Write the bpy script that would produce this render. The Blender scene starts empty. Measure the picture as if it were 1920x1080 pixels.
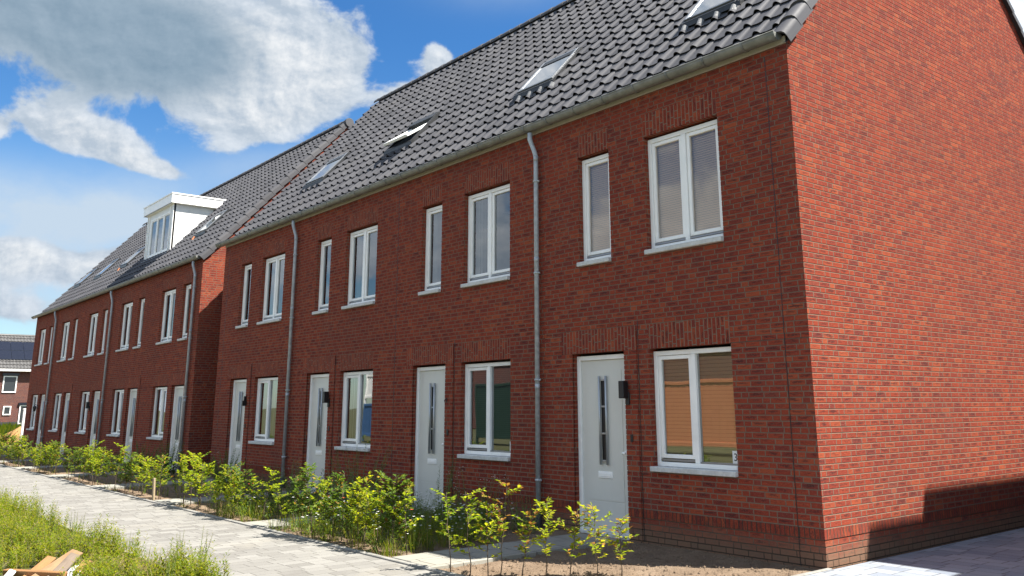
import bpy, math, random
from mathutils import Vector, Matrix, noise as mnoise
R = math.radians
PI = math.pi
scene = bpy.context.scene
COL = scene.collection

# ------------------------------------------------------------------ helpers
class MB:
    """collects faces; build() links them as ONE mesh object"""
    def __init__(s):
        s.v = []; s.f = []; s.uv = []; s.mi = []; s.sm = []
    def face(s, pts, uv=None, mi=0, smooth=False):
        n = len(s.v)
        s.v.extend([tuple(p) for p in pts])
        s.f.append(tuple(range(n, n + len(pts))))
        s.uv.append(uv if uv else [(p[0], p[2]) for p in pts])
        s.mi.append(mi); s.sm.append(smooth)
    def box(s, x0, x1, y0, y1, z0, z1, mi=0, skip=''):
        a = [(x0,y0,z0),(x1,y0,z0),(x1,y1,z0),(x0,y1,z0),(x0,y0,z1),(x1,y0,z1),(x1,y1,z1),(x0,y1,z1)]
        for k, q, ax in (('b',(0,3,2,1),(0,1)),('t',(4,5,6,7),(0,1)),('f',(0,1,5,4),(0,2)),('k',(2,3,7,6),(0,2)),('l',(3,0,4,7),(1,2)),('r',(1,2,6,5),(1,2))):
            if k in skip: continue
            s.face([a[i] for i in q], [(a[i][ax[0]], a[i][ax[1]]) for i in q], mi)
    def bbox(s, x0, x1, y0, y1, z0, z1, b=.006, mi=0):
        """box whose edges are chamfered"""
        c = [((x0+x1)/2), ((y0+y1)/2), ((z0+z1)/2)]
        h = [(x1-x0)/2, (y1-y0)/2, (z1-z0)/2]
        b = min(b, min(h)*.6)
        def P(sx, sy, sz, k):
            v = [sx*h[0], sy*h[1], sz*h[2]]
            sg = (sx, sy, sz)
            for i in range(3):
                if i != k: v[i] -= sg[i]*b
            return (c[0]+v[0], c[1]+v[1], c[2]+v[2])
        S = (-1, 1)
        for k in range(3):
            for sg in S:
                o = [i for i in range(3) if i != k]
                ring = []
                for (p, q) in ((-1,-1),(1,-1),(1,1),(-1,1)):
                    t = [0,0,0]; t[k] = sg; t[o[0]] = p; t[o[1]] = q
                    ring.append(P(*t, k))
                flip = (sg < 0) != (k == 1)
                if flip: ring.reverse()
                s.face(ring, [(r[o[0]], r[o[1]]) for r in ring], mi)
        for k in range(3):      # edges along k
            i, j = [a for a in range(3) if a != k]
            for p in S:
                for q in S:
                    t0 = [0,0,0]; t0[k] = -1; t0[i] = p; t0[j] = q
                    t1 = list(t0); t1[k] = 1
                    s.face([P(*t0, i), P(*t1, i), P(*t1, j), P(*t0, j)], None, mi)
        for p in S:
            for q in S:
                for r in S:
                    s.face([P(p,q,r,0), P(p,q,r,1), P(p,q,r,2)], None, mi)
    def tube(s, pts, rads, n=8, mi=0, cap=True, smooth=True):
        if not hasattr(rads, '__len__'): rads = [rads]*len(pts)
        P = [Vector(p) for p in pts]
        rings = []
        up = None
        for i, p in enumerate(P):
            d = (P[min(i+1, len(P)-1)] - P[max(i-1, 0)])
            if d.length < 1e-9: d = Vector((0,0,1))
            d.normalize()
            if up is None:
                up = Vector((0,0,1)) if abs(d.z) < .9 else Vector((1,0,0))
            a = d.cross(up); a.normalize(); b = d.cross(a); b.normalize(); up = -b if False else up
            rings.append([p + (a*math.cos(2*PI*k/n) + b*math.sin(2*PI*k/n))*rads[i] for k in range(n)])
        base = len(s.v)
        for r in rings: s.v.extend([tuple(q) for q in r])
        for i in range(len(rings)-1):
            for k in range(n):
                k2 = (k+1) % n
                f = (base+i*n+k, base+i*n+k2, base+(i+1)*n+k2, base+(i+1)*n+k)
                s.f.append(f); s.uv.append([(k/n, i), ((k+1)/n, i), ((k+1)/n, i+1), (k/n, i+1)]); s.mi.append(mi); s.sm.append(smooth)
        if cap:
            s.f.append(tuple(base+k for k in range(n-1, -1, -1))); s.uv.append([(0,0)]*n); s.mi.append(mi); s.sm.append(False)
            e = base+(len(rings)-1)*n
            s.f.append(tuple(e+k for k in range(n))); s.uv.append([(0,0)]*n); s.mi.append(mi); s.sm.append(False)
    def leaf(s, p, d, side, L, W, mi=0, droop=.15):
        """a small folded leaf: two halves meeting on the midrib"""
        d = d.normalized(); side = (side - d*side.dot(d))
        if side.length < 1e-6: side = d.orthogonal()
        side.normalize(); n = d.cross(side)
        t = p + d*L - n*L*droop*0
        m = p + d*L*.5
        a = m + side*W*.5 + n*W*.18; b = m - side*W*.5 + n*W*.18
        base = len(s.v)
        s.v.extend([tuple(p), tuple(a), tuple(t), tuple(b)])
        s.f.append((base, base+1, base+2)); s.f.append((base, base+2, base+3))
        s.uv.append([(0,0),(.5,1),(1,0)]); s.uv.append([(0,0),(1,0),(.5,1)])
        s.mi += [mi, mi]; s.sm += [False, False]
    def mesh(s, name, mats):
        me = bpy.data.meshes.new(name)
        me.from_pydata(s.v, [], s.f)
        for m in mats: me.materials.append(m)
        uvl = me.uv_layers.new(name='UVMap')
        flat = []
        for u in s.uv:
            for q in u: flat.extend((q[0], q[1]))
        uvl.data.foreach_set('uv', flat)
        me.polygons.foreach_set('material_index', s.mi)
        me.polygons.foreach_set('use_smooth', s.sm)
        me.update()
        return me
    def build(s, name, mats, parent=None, loc=(0,0,0), rot=None, weld=False):
        if not isinstance(mats, (list, tuple)): mats = [mats]
        me = s.mesh(name, mats)
        if weld:
            import bmesh
            bm = bmesh.new(); bm.from_mesh(me)
            bmesh.ops.remove_doubles(bm, verts=bm.verts, dist=1e-4)
            bm.to_mesh(me); bm.free()
        return link(name, me, parent, loc, rot)

def link(name, data, parent=None, loc=(0,0,0), rot=None, sc=None):
    o = bpy.data.objects.new(name, data); COL.objects.link(o)
    o.location = loc
    if rot: o.rotation_euler = rot
    if sc: o.scale = sc
    if parent: o.parent = parent
    return o
def thing(name, label, cat, loc=(0,0,0), rz=0, group=None):
    o = link(name, None, None, loc, (0,0,rz)); o.empty_display_size = .2
    return tag(o, label, cat, group)
def tag(o, label=None, cat=None, group=None, kind=None):
    if label: o['label'] = label
    if cat: o['category'] = cat
    if group: o['group'] = group
    if kind: o['kind'] = kind
    return o

# ------------------------------------------------------------------ node helper
class NT:
    def __init__(s, name):
        s.m = bpy.data.materials.new(name); s.m.use_nodes = True
        s.t = s.m.node_tree; s.t.nodes.clear()
        s.out = s.t.nodes.new('ShaderNodeOutputMaterial')
    def n(s, typ, **kw):
        nd = s.t.nodes.new(typ)
        for k, v in kw.items(): setattr(nd, k, v)
        return nd
    def set(s, sock, v):
        if hasattr(v, 'is_linked'): s.t.links.new(v, sock)
        elif v is not None:
            if isinstance(v, (tuple, list)) and len(v) == 3 and sock.type == 'RGBA': v = (*v, 1)
            sock.default_value = v
    def m_(s, op, a, b=None, c=None, clamp=False):
        nd = s.n('ShaderNodeMath', operation=op, use_clamp=clamp)
        for i, v in enumerate((a, b, c)):
            if v is not None: s.set(nd.inputs[i], v)
        return nd.outputs[0]
    def vec(s, x=0., y=0., z=0.):
        nd = s.n('ShaderNodeCombineXYZ')
        for i, v in enumerate((x, y, z)): s.set(nd.inputs[i], v)
        return nd.outputs[0]
    def sep(s, v):
        nd = s.n('ShaderNodeSeparateXYZ'); s.set(nd.inputs[0], v); return nd.outputs
    def noise(s, vec, scale=5, detail=4, rough=.55, out=0, dist=0, dim='3D'):
        nd = s.n('ShaderNodeTexNoise', noise_dimensions=dim)
        if vec is not None: s.set(nd.inputs['Vector'], vec)
        nd.inputs['Scale'].default_value = scale; nd.inputs['Detail'].default_value = detail
        nd.inputs['Roughness'].default_value = rough; nd.inputs['Distortion'].default_value = dist
        return nd.outputs[out]
    def white(s, vec, out=0):
        nd = s.n('ShaderNodeTexWhiteNoise', noise_dimensions='3D'); s.set(nd.inputs['Vector'], vec); return nd.outputs[out]
    def ramp(s, fac, stops, interp='LINEAR'):
        nd = s.n('ShaderNodeValToRGB'); cr = nd.color_ramp; cr.interpolation = interp
        while len(cr.elements) < len(stops): cr.elements.new(.5)
        for e, (p, c) in zip(cr.elements, stops):
            e.position = p; e.color = (*c, 1) if len(c) == 3 else c
        s.set(nd.inputs[0], fac); return nd.outputs[0]
    def mix(s, fac, a, b, mode='MIX'):
        nd = s.n('ShaderNodeMix', data_type='RGBA', blend_type=mode)
        s.set(nd.inputs[0], fac); s.set(nd.inputs[6], a); s.set(nd.inputs[7], b); return nd.outputs[2]
    def sstep(s, x, a, b):
        nd = s.n('ShaderNodeMapRange', interpolation_type='SMOOTHSTEP')
        s.set(nd.inputs[0], x); nd.inputs[1].default_value = a; nd.inputs[2].default_value = b; return nd.outputs[0]
    def coord(s, which='Object'):
        return s.n('ShaderNodeTexCoord').outputs[which]
    def uv(s): return s.coord('UV')
    def pos(s): return s.n('ShaderNodeNewGeometry').outputs['Position']
    def bump(s, h, dist=.01, strength=1):
        nd = s.n('ShaderNodeBump'); nd.inputs['Distance'].default_value = dist; nd.inputs['Strength'].default_value = strength
        s.set(nd.inputs['Height'], h); return nd.outputs[0]
    def pbr(s, col, rough=.6, metal=0, normal=None, spec=None, **kw):
        nd = s.n('ShaderNodeBsdfPrincipled')
        s.set(nd.inputs['Base Color'], col); s.set(nd.inputs['Roughness'], rough); s.set(nd.inputs['Metallic'], metal)
        if spec is not None: nd.inputs['Specular IOR Level'].default_value = spec
        if normal is not None: s.set(nd.inputs['Normal'], normal)
        s.t.links.new(nd.outputs[0], s.out.inputs[0]); return nd
    def done(s, sh=None):
        if sh is not None: s.t.links.new(sh, s.out.inputs[0])
        return s.m

MORT = .195          # share of a course that is bed joint
def brick_mat(name, dusty=True, band=False, tint=None):
    k = NT(name)
    u, v, _ = k.sep(k.uv())
    P = k.pos()
    px, py, pz = k.sep(P)
    row = k.m_('FLOOR', v); fv = k.m_('FRACT', v)
    if band:
        hm = k.m_('SUBTRACT', 1, k.sstep(k.m_('MINIMUM', u, k.m_('SUBTRACT', .115, u)), .002, .008))
        idn = row
    else:
        off = k.m_('MULTIPLY', k.white(k.vec(row, 3.7, 0)), .51)
        uu = k.m_('ADD', u, off)
        blk = k.m_('FLOOR', k.m_('DIVIDE', uu, .51))
        t = k.m_('SUBTRACT', uu, k.m_('MULTIPLY', blk, .51))
        isH = k.m_('GREATER_THAN', t, .408)
        notH = k.m_('SUBTRACT', 1, isH)
        a = k.m_('FLOOR', k.m_('DIVIDE', t, .204))
        local = k.m_('SUBTRACT', t, k.m_('MULTIPLY', a, .204))
        w = k.m_('ADD', k.m_('MULTIPLY', isH, .102), k.m_('MULTIPLY', notH, .204))
        hd = k.m_('MINIMUM', local, k.m_('SUBTRACT', w, local))
        hm = k.m_('SUBTRACT', 1, k.sstep(hd, .004, .0075))
        idn = k.m_('ADD', k.m_('MULTIPLY', blk, 3), a)
    bm = k.m_('SUBTRACT', 1, k.sstep(fv, MORT-.02, MORT+.02))
    mort = k.m_('MAXIMUM', hm, bm)
    rnd = k.white(k.vec(row, idn, 1.3))
    rnd2 = k.white(k.vec(row, idn, 7.9))
    base = k.ramp(rnd, [(0,(.165,.036,.027)),(.10,(.205,.037,.024)),(.4,(.24,.042,.023)),(.8,(.27,.050,.025)),(.95,(.32,.072,.032)),(1,(.185,.041,.029))])
    # rustic face: a lens of dark folds in the upper middle of each brick
    sv = k.vec(k.m_('ADD', k.m_('MULTIPLY', u, 16), k.m_('MULTIPLY', rnd, 50)), k.m_('MULTIPLY', v, 3.6), k.m_('MULTIPLY', rnd2, 20))
    st = k.noise(sv, 1, 5, .68)
    isS = 1.0 if band else notH
    if band: lens = .10
    else:
        du = k.m_('DIVIDE', k.m_('SUBTRACT', local, k.m_('MULTIPLY', w, .5)), k.m_('MULTIPLY', w, .36))
        dv = k.m_('DIVIDE', k.m_('SUBTRACT', fv, .68), .22)
        lens = k.m_('MULTIPLY', k.m_('POWER', 2.718, k.m_('MULTIPLY', k.m_('ADD', k.m_('MULTIPLY', du, du), k.m_('MULTIPLY', dv, dv)), -1)), k.m_('ADD', .10, k.m_('MULTIPLY', rnd2, .16)))
    dark = k.sstep(k.m_('ADD', st, lens), .54, .70)
    dark = k.m_('MULTIPLY', dark, k.m_('ADD', .45, k.m_('MULTIPLY', rnd2, .40)))
    dark = k.m_('MULTIPLY', dark, k.m_('ADD', .25, k.m_('MULTIPLY', isS, .75)))
    base = k.mix(dark, base, (.060,.024,.022))
    lt = k.noise(k.vec(k.m_('MULTIPLY', u, 60), k.m_('MULTIPLY', v, 4), 0), 1, 3, .6)
    base = k.mix(k.m_('MULTIPLY', k.sstep(lt, .50, .72), .42), base, (.36,.145,.098))
    big = k.noise(P, .55, 4, .55)
    base = k.mix(k.m_('MULTIPLY', k.sstep(big, .42, .72), .30), base, (.12,.034,.027))
    mcol = k.mix(k.noise(P, 9, 3), (.150,.109,.078), (.232,.174,.128))
    if dusty:       # splashed dust on the faces of the lowest courses
        zz = k.m_('ADD', pz, k.m_('MULTIPLY', k.m_('SUBTRACT', k.noise(P, 3.2, 4), .5), .22))
        dz = k.m_('SUBTRACT', 1, k.sstep(zz, .04, .34))
        base = k.mix(k.m_('MULTIPLY', dz, .78), base, (.165,.122,.082))
        mcol = k.mix(dz, mcol, (.075,.055,.040))  # lowest joints painted darker, for the shade of their deep recess
    if band: mcol = (.055,.042,.033)  # band joints coloured dark as well, like shaded recesses
    col = k.mix(mort, base, mcol)
    if dusty:       # pale lime bloom and faint run marks
        bl = k.m_('MULTIPLY', k.sstep(k.noise(P, 1.1, 5, .6), .58, .78), .07)
        run = k.m_('MULTIPLY', k.sstep(k.noise(k.vec(k.m_('MULTIPLY', k.m_('ADD', px, py), 3.5), k.m_('MULTIPLY', pz, .35), 1), 1, 4, .6), .60, .78), .06)
        col = k.mix(k.m_('ADD', bl, run), col, (.27,.21,.175))
    if tint: col = k.mix(1, col, tint, 'MULTIPLY')
    h = k.m_('SUBTRACT', k.m_('ADD', k.m_('MULTIPLY', st, .35), k.m_('MULTIPLY', lt, .2)), hm)
    k.pbr(col, .95, 0, k.bump(h, .006, .9), spec=.06)
    return k.done()

KSC = {'weathered_zinc','galvanised_pipe','concrete_edging','grey_lead_flashing','grey_aluminium','mid_grey_tile','cream_fascia_paint'}
def sc_(c, f): return tuple(q*f for q in c)
def simple(name, col, rough=.5, metal=0, var=.08, scale=6, bump=0, bscale=40, spec=None, dirt=None):
    k = NT(name); P = k.coord('Object')
    if name in KSC:
        col = sc_(col, .70)
        if dirt: dirt = (sc_(dirt[0], .7), dirt[1])
    n = k.noise(P, scale, 5, .6)
    c2 = tuple(max(0, c*(1-2.2*var)) for c in col); c3 = tuple(min(1, c*(1+var)) for c in col)
    c = k.ramp(n, [(.3, c2), (.7, c3)])
    if dirt:
        d = k.sstep(k.noise(k.pos(), 2.3, 6, .65), .5, .75)
        c = k.mix(k.m_('MULTIPLY', d, dirt[1]), c, dirt[0])
    nor = k.bump(k.noise(P, bscale, 4, .6), .01, bump) if bump else None
    k.pbr(c, k.m_('ADD', rough-.06, k.m_('MULTIPLY', n, .12)), metal, nor, spec)
    return k.done()

def tile_mat():
    k = NT('grey_roof_tile'); P = k.pos()
    u, v, _ = k.sep(k.uv())
    r = k.white(k.vec(k.m_('FLOOR', u), k.m_('FLOOR', v), 2))
    c = k.ramp(r, [(0,(.060,.060,.065)),(.5,(.075,.074,.080)),(1,(.090,.089,.094))])
    c = k.mix(k.m_('MULTIPLY', k.sstep(k.noise(P, 1.3, 5, .6), .5, .75), .35), c, (.105,.099,.093))
    c = k.mix(k.m_('MULTIPLY', k.sstep(k.noise(P, 30, 4, .7), .58, .75), .3), c, (.12,.117,.114))
    rg = k.m_('ADD', .52, k.m_('MULTIPLY', k.noise(P, 5, 4), .22))
    k.pbr(c, rg, 0, k.bump(k.noise(P, 60, 3), .002, .4), spec=.15)
    return k.done()

def paver_mat(name, cols, L=.30, W=.15, along='x', joint=.004, sand=(.30,.26,.20)):
    cols = [(p, sc_(c, .66)) for p, c in cols]; sand = sc_(sand, .66)
    k = NT(name); P = k.pos(); x, y, z = k.sep(P)
    if along == 'y': x, y = y, x
    rv = k.m_('DIVIDE', y, W); row = k.m_('FLOOR', rv); fv = k.m_('MULTIPLY', k.m_('FRACT', rv), W)
    uo = k.m_('ADD', x, k.m_('MULTIPLY', k.white(k.vec(row, 1.1, 0)), L))
    cv = k.m_('DIVIDE', uo, L); cid = k.m_('FLOOR', cv); fu = k.m_('MULTIPLY', k.m_('FRACT', cv), L)
    eh = k.m_('MULTIPLY', k.m_('MINIMUM', fu, k.m_('SUBTRACT', L, fu)), .5)
    e = k.m_('MINIMUM', eh, k.m_('MINIMUM', fv, k.m_('SUBTRACT', W, fv)))
    wob = k.m_('MULTIPLY', k.m_('SUBTRACT', k.noise(P, 25, 2), .5), .004)
    jm = k.m_('SUBTRACT', 1, k.sstep(k.m_('ADD', e, wob), joint*.5, joint*1.6))
    r = k.white(k.vec(row, cid, 4.2))
    c = k.ramp(r, cols)
    c = k.mix(k.m_('MULTIPLY', k.sstep(k.noise(P, 3, 6, .7), .45, .75), .35), c, cols[-1][1])
    c = k.mix(k.m_('MULTIPLY', k.sstep(k.noise(P, 45, 4, .7), .5, .72), .3), c, tuple(q*.55 for q in cols[0][1]))
    c = k.mix(k.m_('MULTIPLY', k.sstep(k.noise(P, .9, 5, .65), .5, .7), .4), c, sand)
    c = k.mix(k.m_('MULTIPLY', jm, k.m_('ADD', .25, k.m_('MULTIPLY', k.noise(P, 2.5, 2), 1.2)), clamp=True), c, tuple(q*.35 for q in sand))
    h = k.m_('SUBTRACT', k.m_('ADD', k.m_('MULTIPLY', k.noise(P, 70, 3), .15), k.m_('MULTIPLY', r, .4)), jm)
    k.pbr(c, .8, 0, k.bump(h, .006, .8), spec=.3)
    return k.done()

def soil_mat(name, a, b, c3):
    a, b, c3 = sc_(a, .68), sc_(b, .68), sc_(c3, .68)
    k = NT(name); P = k.pos()
    c = k.ramp(k.noise(P, 2.2, 8, .7), [(.3, a), (.52, b), (.75, c3)])
    c = k.mix(k.m_('MULTIPLY', k.sstep(k.noise(P, 55, 4, .7), .5, .7), .55), c, tuple(q*.45 for q in a))
    h = k.m_('ADD', k.noise(P, 14, 8, .75), k.m_('MULTIPLY', k.noise(P, 90, 3, .6), .4))
    k.pbr(c, .95, 0, k.bump(h, .03, 1), spec=.15)
    return k.done()

def leaf_mat(name, c1, c2, c3, trans=.5, sc=9, tboost=2.0):
    c1, c2, c3 = sc_(c1, .92), sc_(c2, .92), sc_(c3, .92)
    k = NT(name); P = k.pos()
    oi = k.n('ShaderNodeObjectInfo').outputs['Random']
    g = k.n('ShaderNodeNewGeometry')
    ri = g.outputs['Random Per Island']
    n = k.m_('ADD', k.m_('MULTIPLY', ri, .75), k.m_('MULTIPLY', k.noise(P, sc, 2), .25))
    n = k.m_('ADD', n, k.m_('MULTIPLY', k.m_('SUBTRACT', oi, .5), .25))
    c = k.ramp(n, [(.12, c1), (.5, c2), (.88, c3)])
    d = k.n('ShaderNodeBsdfPrincipled'); k.set(d.inputs['Base Color'], c); d.inputs['Roughness'].default_value = .6
    d.inputs['Specular IOR Level'].default_value = .18
    t = k.n('ShaderNodeBsdfTranslucent')
    tc = k.mix(1, c, (tboost*1.05, tboost, tboost*.55), 'MULTIPLY')
    k.set(t.inputs[0], tc)
    mx = k.n('ShaderNodeMixShader'); mx.inputs[0].default_value = trans
    k.t.links.new(d.outputs[0], mx.inputs[1]); k.t.links.new(t.outputs[0], mx.inputs[2])
    return k.done(mx.outputs[0])

def glass_mat(name, refl=.22, tint=(.80,.85,.84)):
    k = NT(name)
    fr = k.n('ShaderNodeFresnel'); fr.inputs[0].default_value = 1.52
    f = k.m_('ADD', refl, k.m_('MULTIPLY', fr.outputs[0], 1-refl), clamp=True)
    tr = k.n('ShaderNodeBsdfTransparent'); tr.inputs[0].default_value = (*tint, 1)
    gl = k.n('ShaderNodeBsdfGlossy'); gl.inputs['Roughness'].default_value = .015; gl.inputs[0].default_value = (.95,.97,1,1)
    nb = k.bump(k.noise(k.pos(), .9, 1), .012, .25); k.set(gl.inputs['Normal'], nb)
    mx = k.n('ShaderNodeMixShader'); k.set(mx.inputs[0], f)
    k.t.links.new(tr.outputs[0], mx.inputs[1]); k.t.links.new(gl.outputs[0], mx.inputs[2])
    return k.done(mx.outputs[0])

def blind_mat(name, a, b, pitch=.025, vertical=False):
    k = NT(name); x, y, z = k.sep(k.coord('Object'))
    s = x if vertical else z
    st = k.m_('FRACT', k.m_('DIVIDE', k.m_('ADD', s, k.m_('MULTIPLY', k.noise(k.pos(), 4, 2), .01)), pitch))
    m = k.sstep(st, .08, .3)
    n = k.noise(k.vec(k.m_('MULTIPLY', x, 5), 0, k.m_('MULTIPLY', z, 90)) if not vertical else k.vec(k.m_('MULTIPLY', x, 60), 0, z), 1, 4)
    c = k.mix(n, a, b); c = k.mix(m, tuple(q*.68 for q in a), c)
    k.pbr(c, .8); return k.done()

def wood_mat(name, a, b):
    a, b = sc_(a, .5), sc_(b, .5)
    k = NT(name); x, y, z = k.sep(k.coord('Object'))
    n = k.noise(k.vec(k.m_('MULTIPLY', x, 2.5), k.m_('MULTIPLY', y, 40), k.m_('MULTIPLY', z, 40)), 1, 5, .6, dist=.4)
    c = k.ramp(n, [(.3, a), (.7, b)])
    c = k.mix(k.m_('MULTIPLY', k.sstep(k.noise(k.coord('Object'), 3, 4), .55, .75), .3), c, tuple(q*.5 for q in a))
    k.pbr(c, .75, 0, k.bump(n, .003, .5)); return k.done()

M = {}
M['brick'] = brick_mat('red_brickwork')
M['band'] = brick_mat('upright_header_course', band=True)
M['tile'] = tile_mat()
M['white'] = simple('white_paint', (.94,.925,.88), .35, var=.03, scale=3, dirt=((.55,.53,.48), .25))
M['cream'] = simple('cream_fascia_paint', (.62,.58,.49), .5, var=.05)
M['door'] = simple('pale_grey_door_paint', (.66,.65,.59), .35, var=.02, scale=2)
M['doortrim'] = simple('door_pull_grey', (.42,.44,.45), .3, .5, var=.03)
M['zinc'] = simple('weathered_zinc', (.36,.36,.32), .5, .35, var=.14, scale=7, dirt=((.20,.20,.19), .4))
M['galv'] = simple('galvanised_pipe', (.62,.66,.68), .45, .15, var=.14, scale=16, dirt=((.33,.35,.36), .4))
M['stone'] = simple('concrete_sill', (.60,.60,.57), .7, var=.10, scale=14, bump=.4, dirt=((.36,.35,.32), .5))
M['glass'] = glass_mat('window_glass', .10)
M['glasslow'] = glass_mat('upstairs_window_glass', .06, (.97,.97,.96))
M['glassgf'] = glass_mat('street_window_glass', .22)
M['roofglass'] = glass_mat('roof_window_glass', .55, (.6,.7,.75))
M['darkmetal'] = simple('dark_grey_metal', (.035,.036,.038), .4, .3, var=.1)
M['alu'] = simple('grey_aluminium', (.45,.46,.47), .35, .7, var=.05)
M['lead'] = simple('grey_lead_flashing', (.26,.26,.26), .6, .2, var=.2, scale=12, bump=.6)
M['black'] = simple('black_plastic', (.012,.012,.013), .4, var=.1)
M['rubber'] = simple('dark_drain_boot', (.03,.03,.032), .6, var=.1)
M['room'] = simple('room_wall_paint', (.30,.29,.27), .8, var=.05)
M['blindA'] = blind_mat('tan_slatted_blind', (.46,.35,.17), (.58,.46,.25), .045)
M['blindB'] = blind_mat('taupe_woven_blind', (.80,.58,.40), (.88,.68,.50), .02)
M['curtain'] = blind_mat('grey_curtain', (.20,.21,.20), (.36,.37,.35), .09, True)
M['darkblind'] = blind_mat('dark_slatted_blind', (.05,.055,.06), (.09,.10,.10), .03)
M['panel'] = simple('white_dormer_panel', (.78,.78,.75), .4, var=.03, dirt=((.6,.57,.5), .2))
M['ply'] = simple('orange_flashing_tape', (.55,.22,.10), .7)
M['path'] = paver_mat('light_grey_path_pavers', [(0,(.225,.212,.19)),(.5,(.275,.262,.236)),(1,(.33,.316,.286))], .26, .18, 'y', .002, (.40,.37,.31))
M['drive'] = paver_mat('blue_grey_driveway_pavers', [(0,(.23,.265,.32)),(.45,(.30,.335,.385)),(1,(.385,.42,.46))], .30, .20, 'x', .003, (.33,.32,.31))
M['slab'] = paver_mat('concrete_path_slabs', [(0,(.35,.335,.285)),(1,(.41,.395,.34))], .60, .40, 'y', .004, (.38,.34,.27))
M['kerb'] = simple('concrete_edging', (.34,.325,.29), .8, var=.15, scale=10, bump=.5, dirt=((.28,.25,.20), .5))
M['soil'] = soil_mat('sandy_garden_soil', (.21,.145,.095), (.30,.215,.145), (.38,.285,.20))
M['ground'] = soil_mat('rough_meadow_ground', (.09,.085,.04), (.12,.12,.05), (.17,.15,.08))
M['sand'] = soil_mat('orange_building_sand', (.40,.21,.075), (.50,.28,.11), (.56,.35,.16))
M['stem'] = simple('brown_twig_bark', (.12,.085,.055), .8, var=.2)
M['gstem'] = simple('green_weed_stem', (.16,.19,.06), .7, var=.2)
M['beech'] = leaf_mat('young_beech_leaves', (.09,.155,.010), (.19,.25,.014), (.34,.34,.022), .55, tboost=2.1)
M['beechdk'] = leaf_mat('dark_beech_leaves', (.05,.10,.014), (.085,.15,.018), (.16,.21,.022), .45, tboost=1.8)  # darker green leaf tone, given to some of the hedge saplings
M['brown'] = leaf_mat('scorched_beech_leaves', (.22,.10,.03), (.36,.19,.05), (.42,.30,.07), .45, tboost=1.6)
M['weed'] = leaf_mat('dull_green_weed_leaves', (.06,.115,.025), (.095,.165,.035), (.14,.21,.05), .4, tboost=1.7)
M['weedblue'] = leaf_mat('grey_green_weed_leaves', (.13,.22,.09), (.18,.28,.12), (.24,.33,.14), .4, tboost=1.5)
M['grass'] = leaf_mat('yellow_green_grass_blades', (.06,.12,.009), (.14,.19,.012), (.26,.265,.018), .5, tboost=1.8)  # yellow green blades, used on the verge, in the bed and far off
M['dry'] = leaf_mat('dry_straw', (.17,.12,.045), (.25,.185,.075), (.33,.25,.12), .3, tboost=1.2)
M['seed'] = leaf_mat('pale_seed_heads', (.14,.14,.04), (.20,.18,.06), (.26,.22,.09), .4, tboost=1.4)
M['petal'] = simple('white_petals', (.85,.85,.82), .6, var=.03)
M['poppy'] = simple('orange_red_petals', (.60,.12,.04), .6, var=.1)
M['wood'] = wood_mat('weathered_timber', (.36,.21,.095), (.48,.31,.155))
M['woodor'] = wood_mat('orange_timber', (.42,.19,.06), (.52,.27,.095))
M['woodgr'] = wood_mat('greyed_timber', (.20,.145,.10), (.33,.25,.18))
M['film'] = simple('crumpled_white_plastic', (.55,.56,.58), .35, var=.1, scale=9, bump=.5)
M['stake'] = wood_mat('pale_stake_wood', (.50,.38,.22), (.60,.47,.30))
M['solar'] = simple('black_solar_glass', (.012,.014,.022), .22, 0, var=.05, spec=.5)
M['sign'] = simple('white_number_plate', (.75,.76,.75), .4, var=.02)
M['ink'] = simple('black_number_ink', (.015,.015,.015), .5, var=.02)

# ------------------------------------------------------------------ camera
f_px, W_px = 1645.33192, 1920.
yaw, pitch, roll = .873182669, .233199123, -.00683404996
cy, sy, cp, sp, cr, sr = math.cos(yaw), math.sin(yaw), math.cos(pitch), math.sin(pitch), math.cos(roll), math.sin(roll)
fwd = Vector((-sy*cp, cy*cp, sp)); rgt = Vector((cy, sy, 0)); up = rgt.cross(fwd)
r2 = cr*rgt + sr*up; u2 = -sr*rgt + cr*up
cam = bpy.data.cameras.new('camera'); co = bpy.data.objects.new('camera', cam); COL.objects.link(co)
cam.sensor_width = 36; cam.lens = f_px/W_px*36
cam.shift_x = -42.436/W_px; cam.shift_y = -169.499/W_px
cam.clip_start = .05; cam.clip_end = 3000
mw = Matrix((( r2.x, u2.x, -fwd.x, 5.41865),(r2.y, u2.y, -fwd.y, -8.38414),(r2.z, u2.z, -fwd.z, 1.63173),(0,0,0,1)))
co.matrix_world = mw
scene.camera = co

# ------------------------------------------------------------------ light
SUN = Vector((.50, .40, 1)).normalized()
sl = bpy.data.lights.new('sun', 'SUN'); so = bpy.data.objects.new('sun', sl); COL.objects.link(so)
sl.energy = 5.0; sl.angle = R(.55); sl.color = (1, .955, .88)
so.rotation_euler = SUN.to_track_quat('Z', 'Y').to_euler(); so.location = (20, 10, 40)

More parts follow.
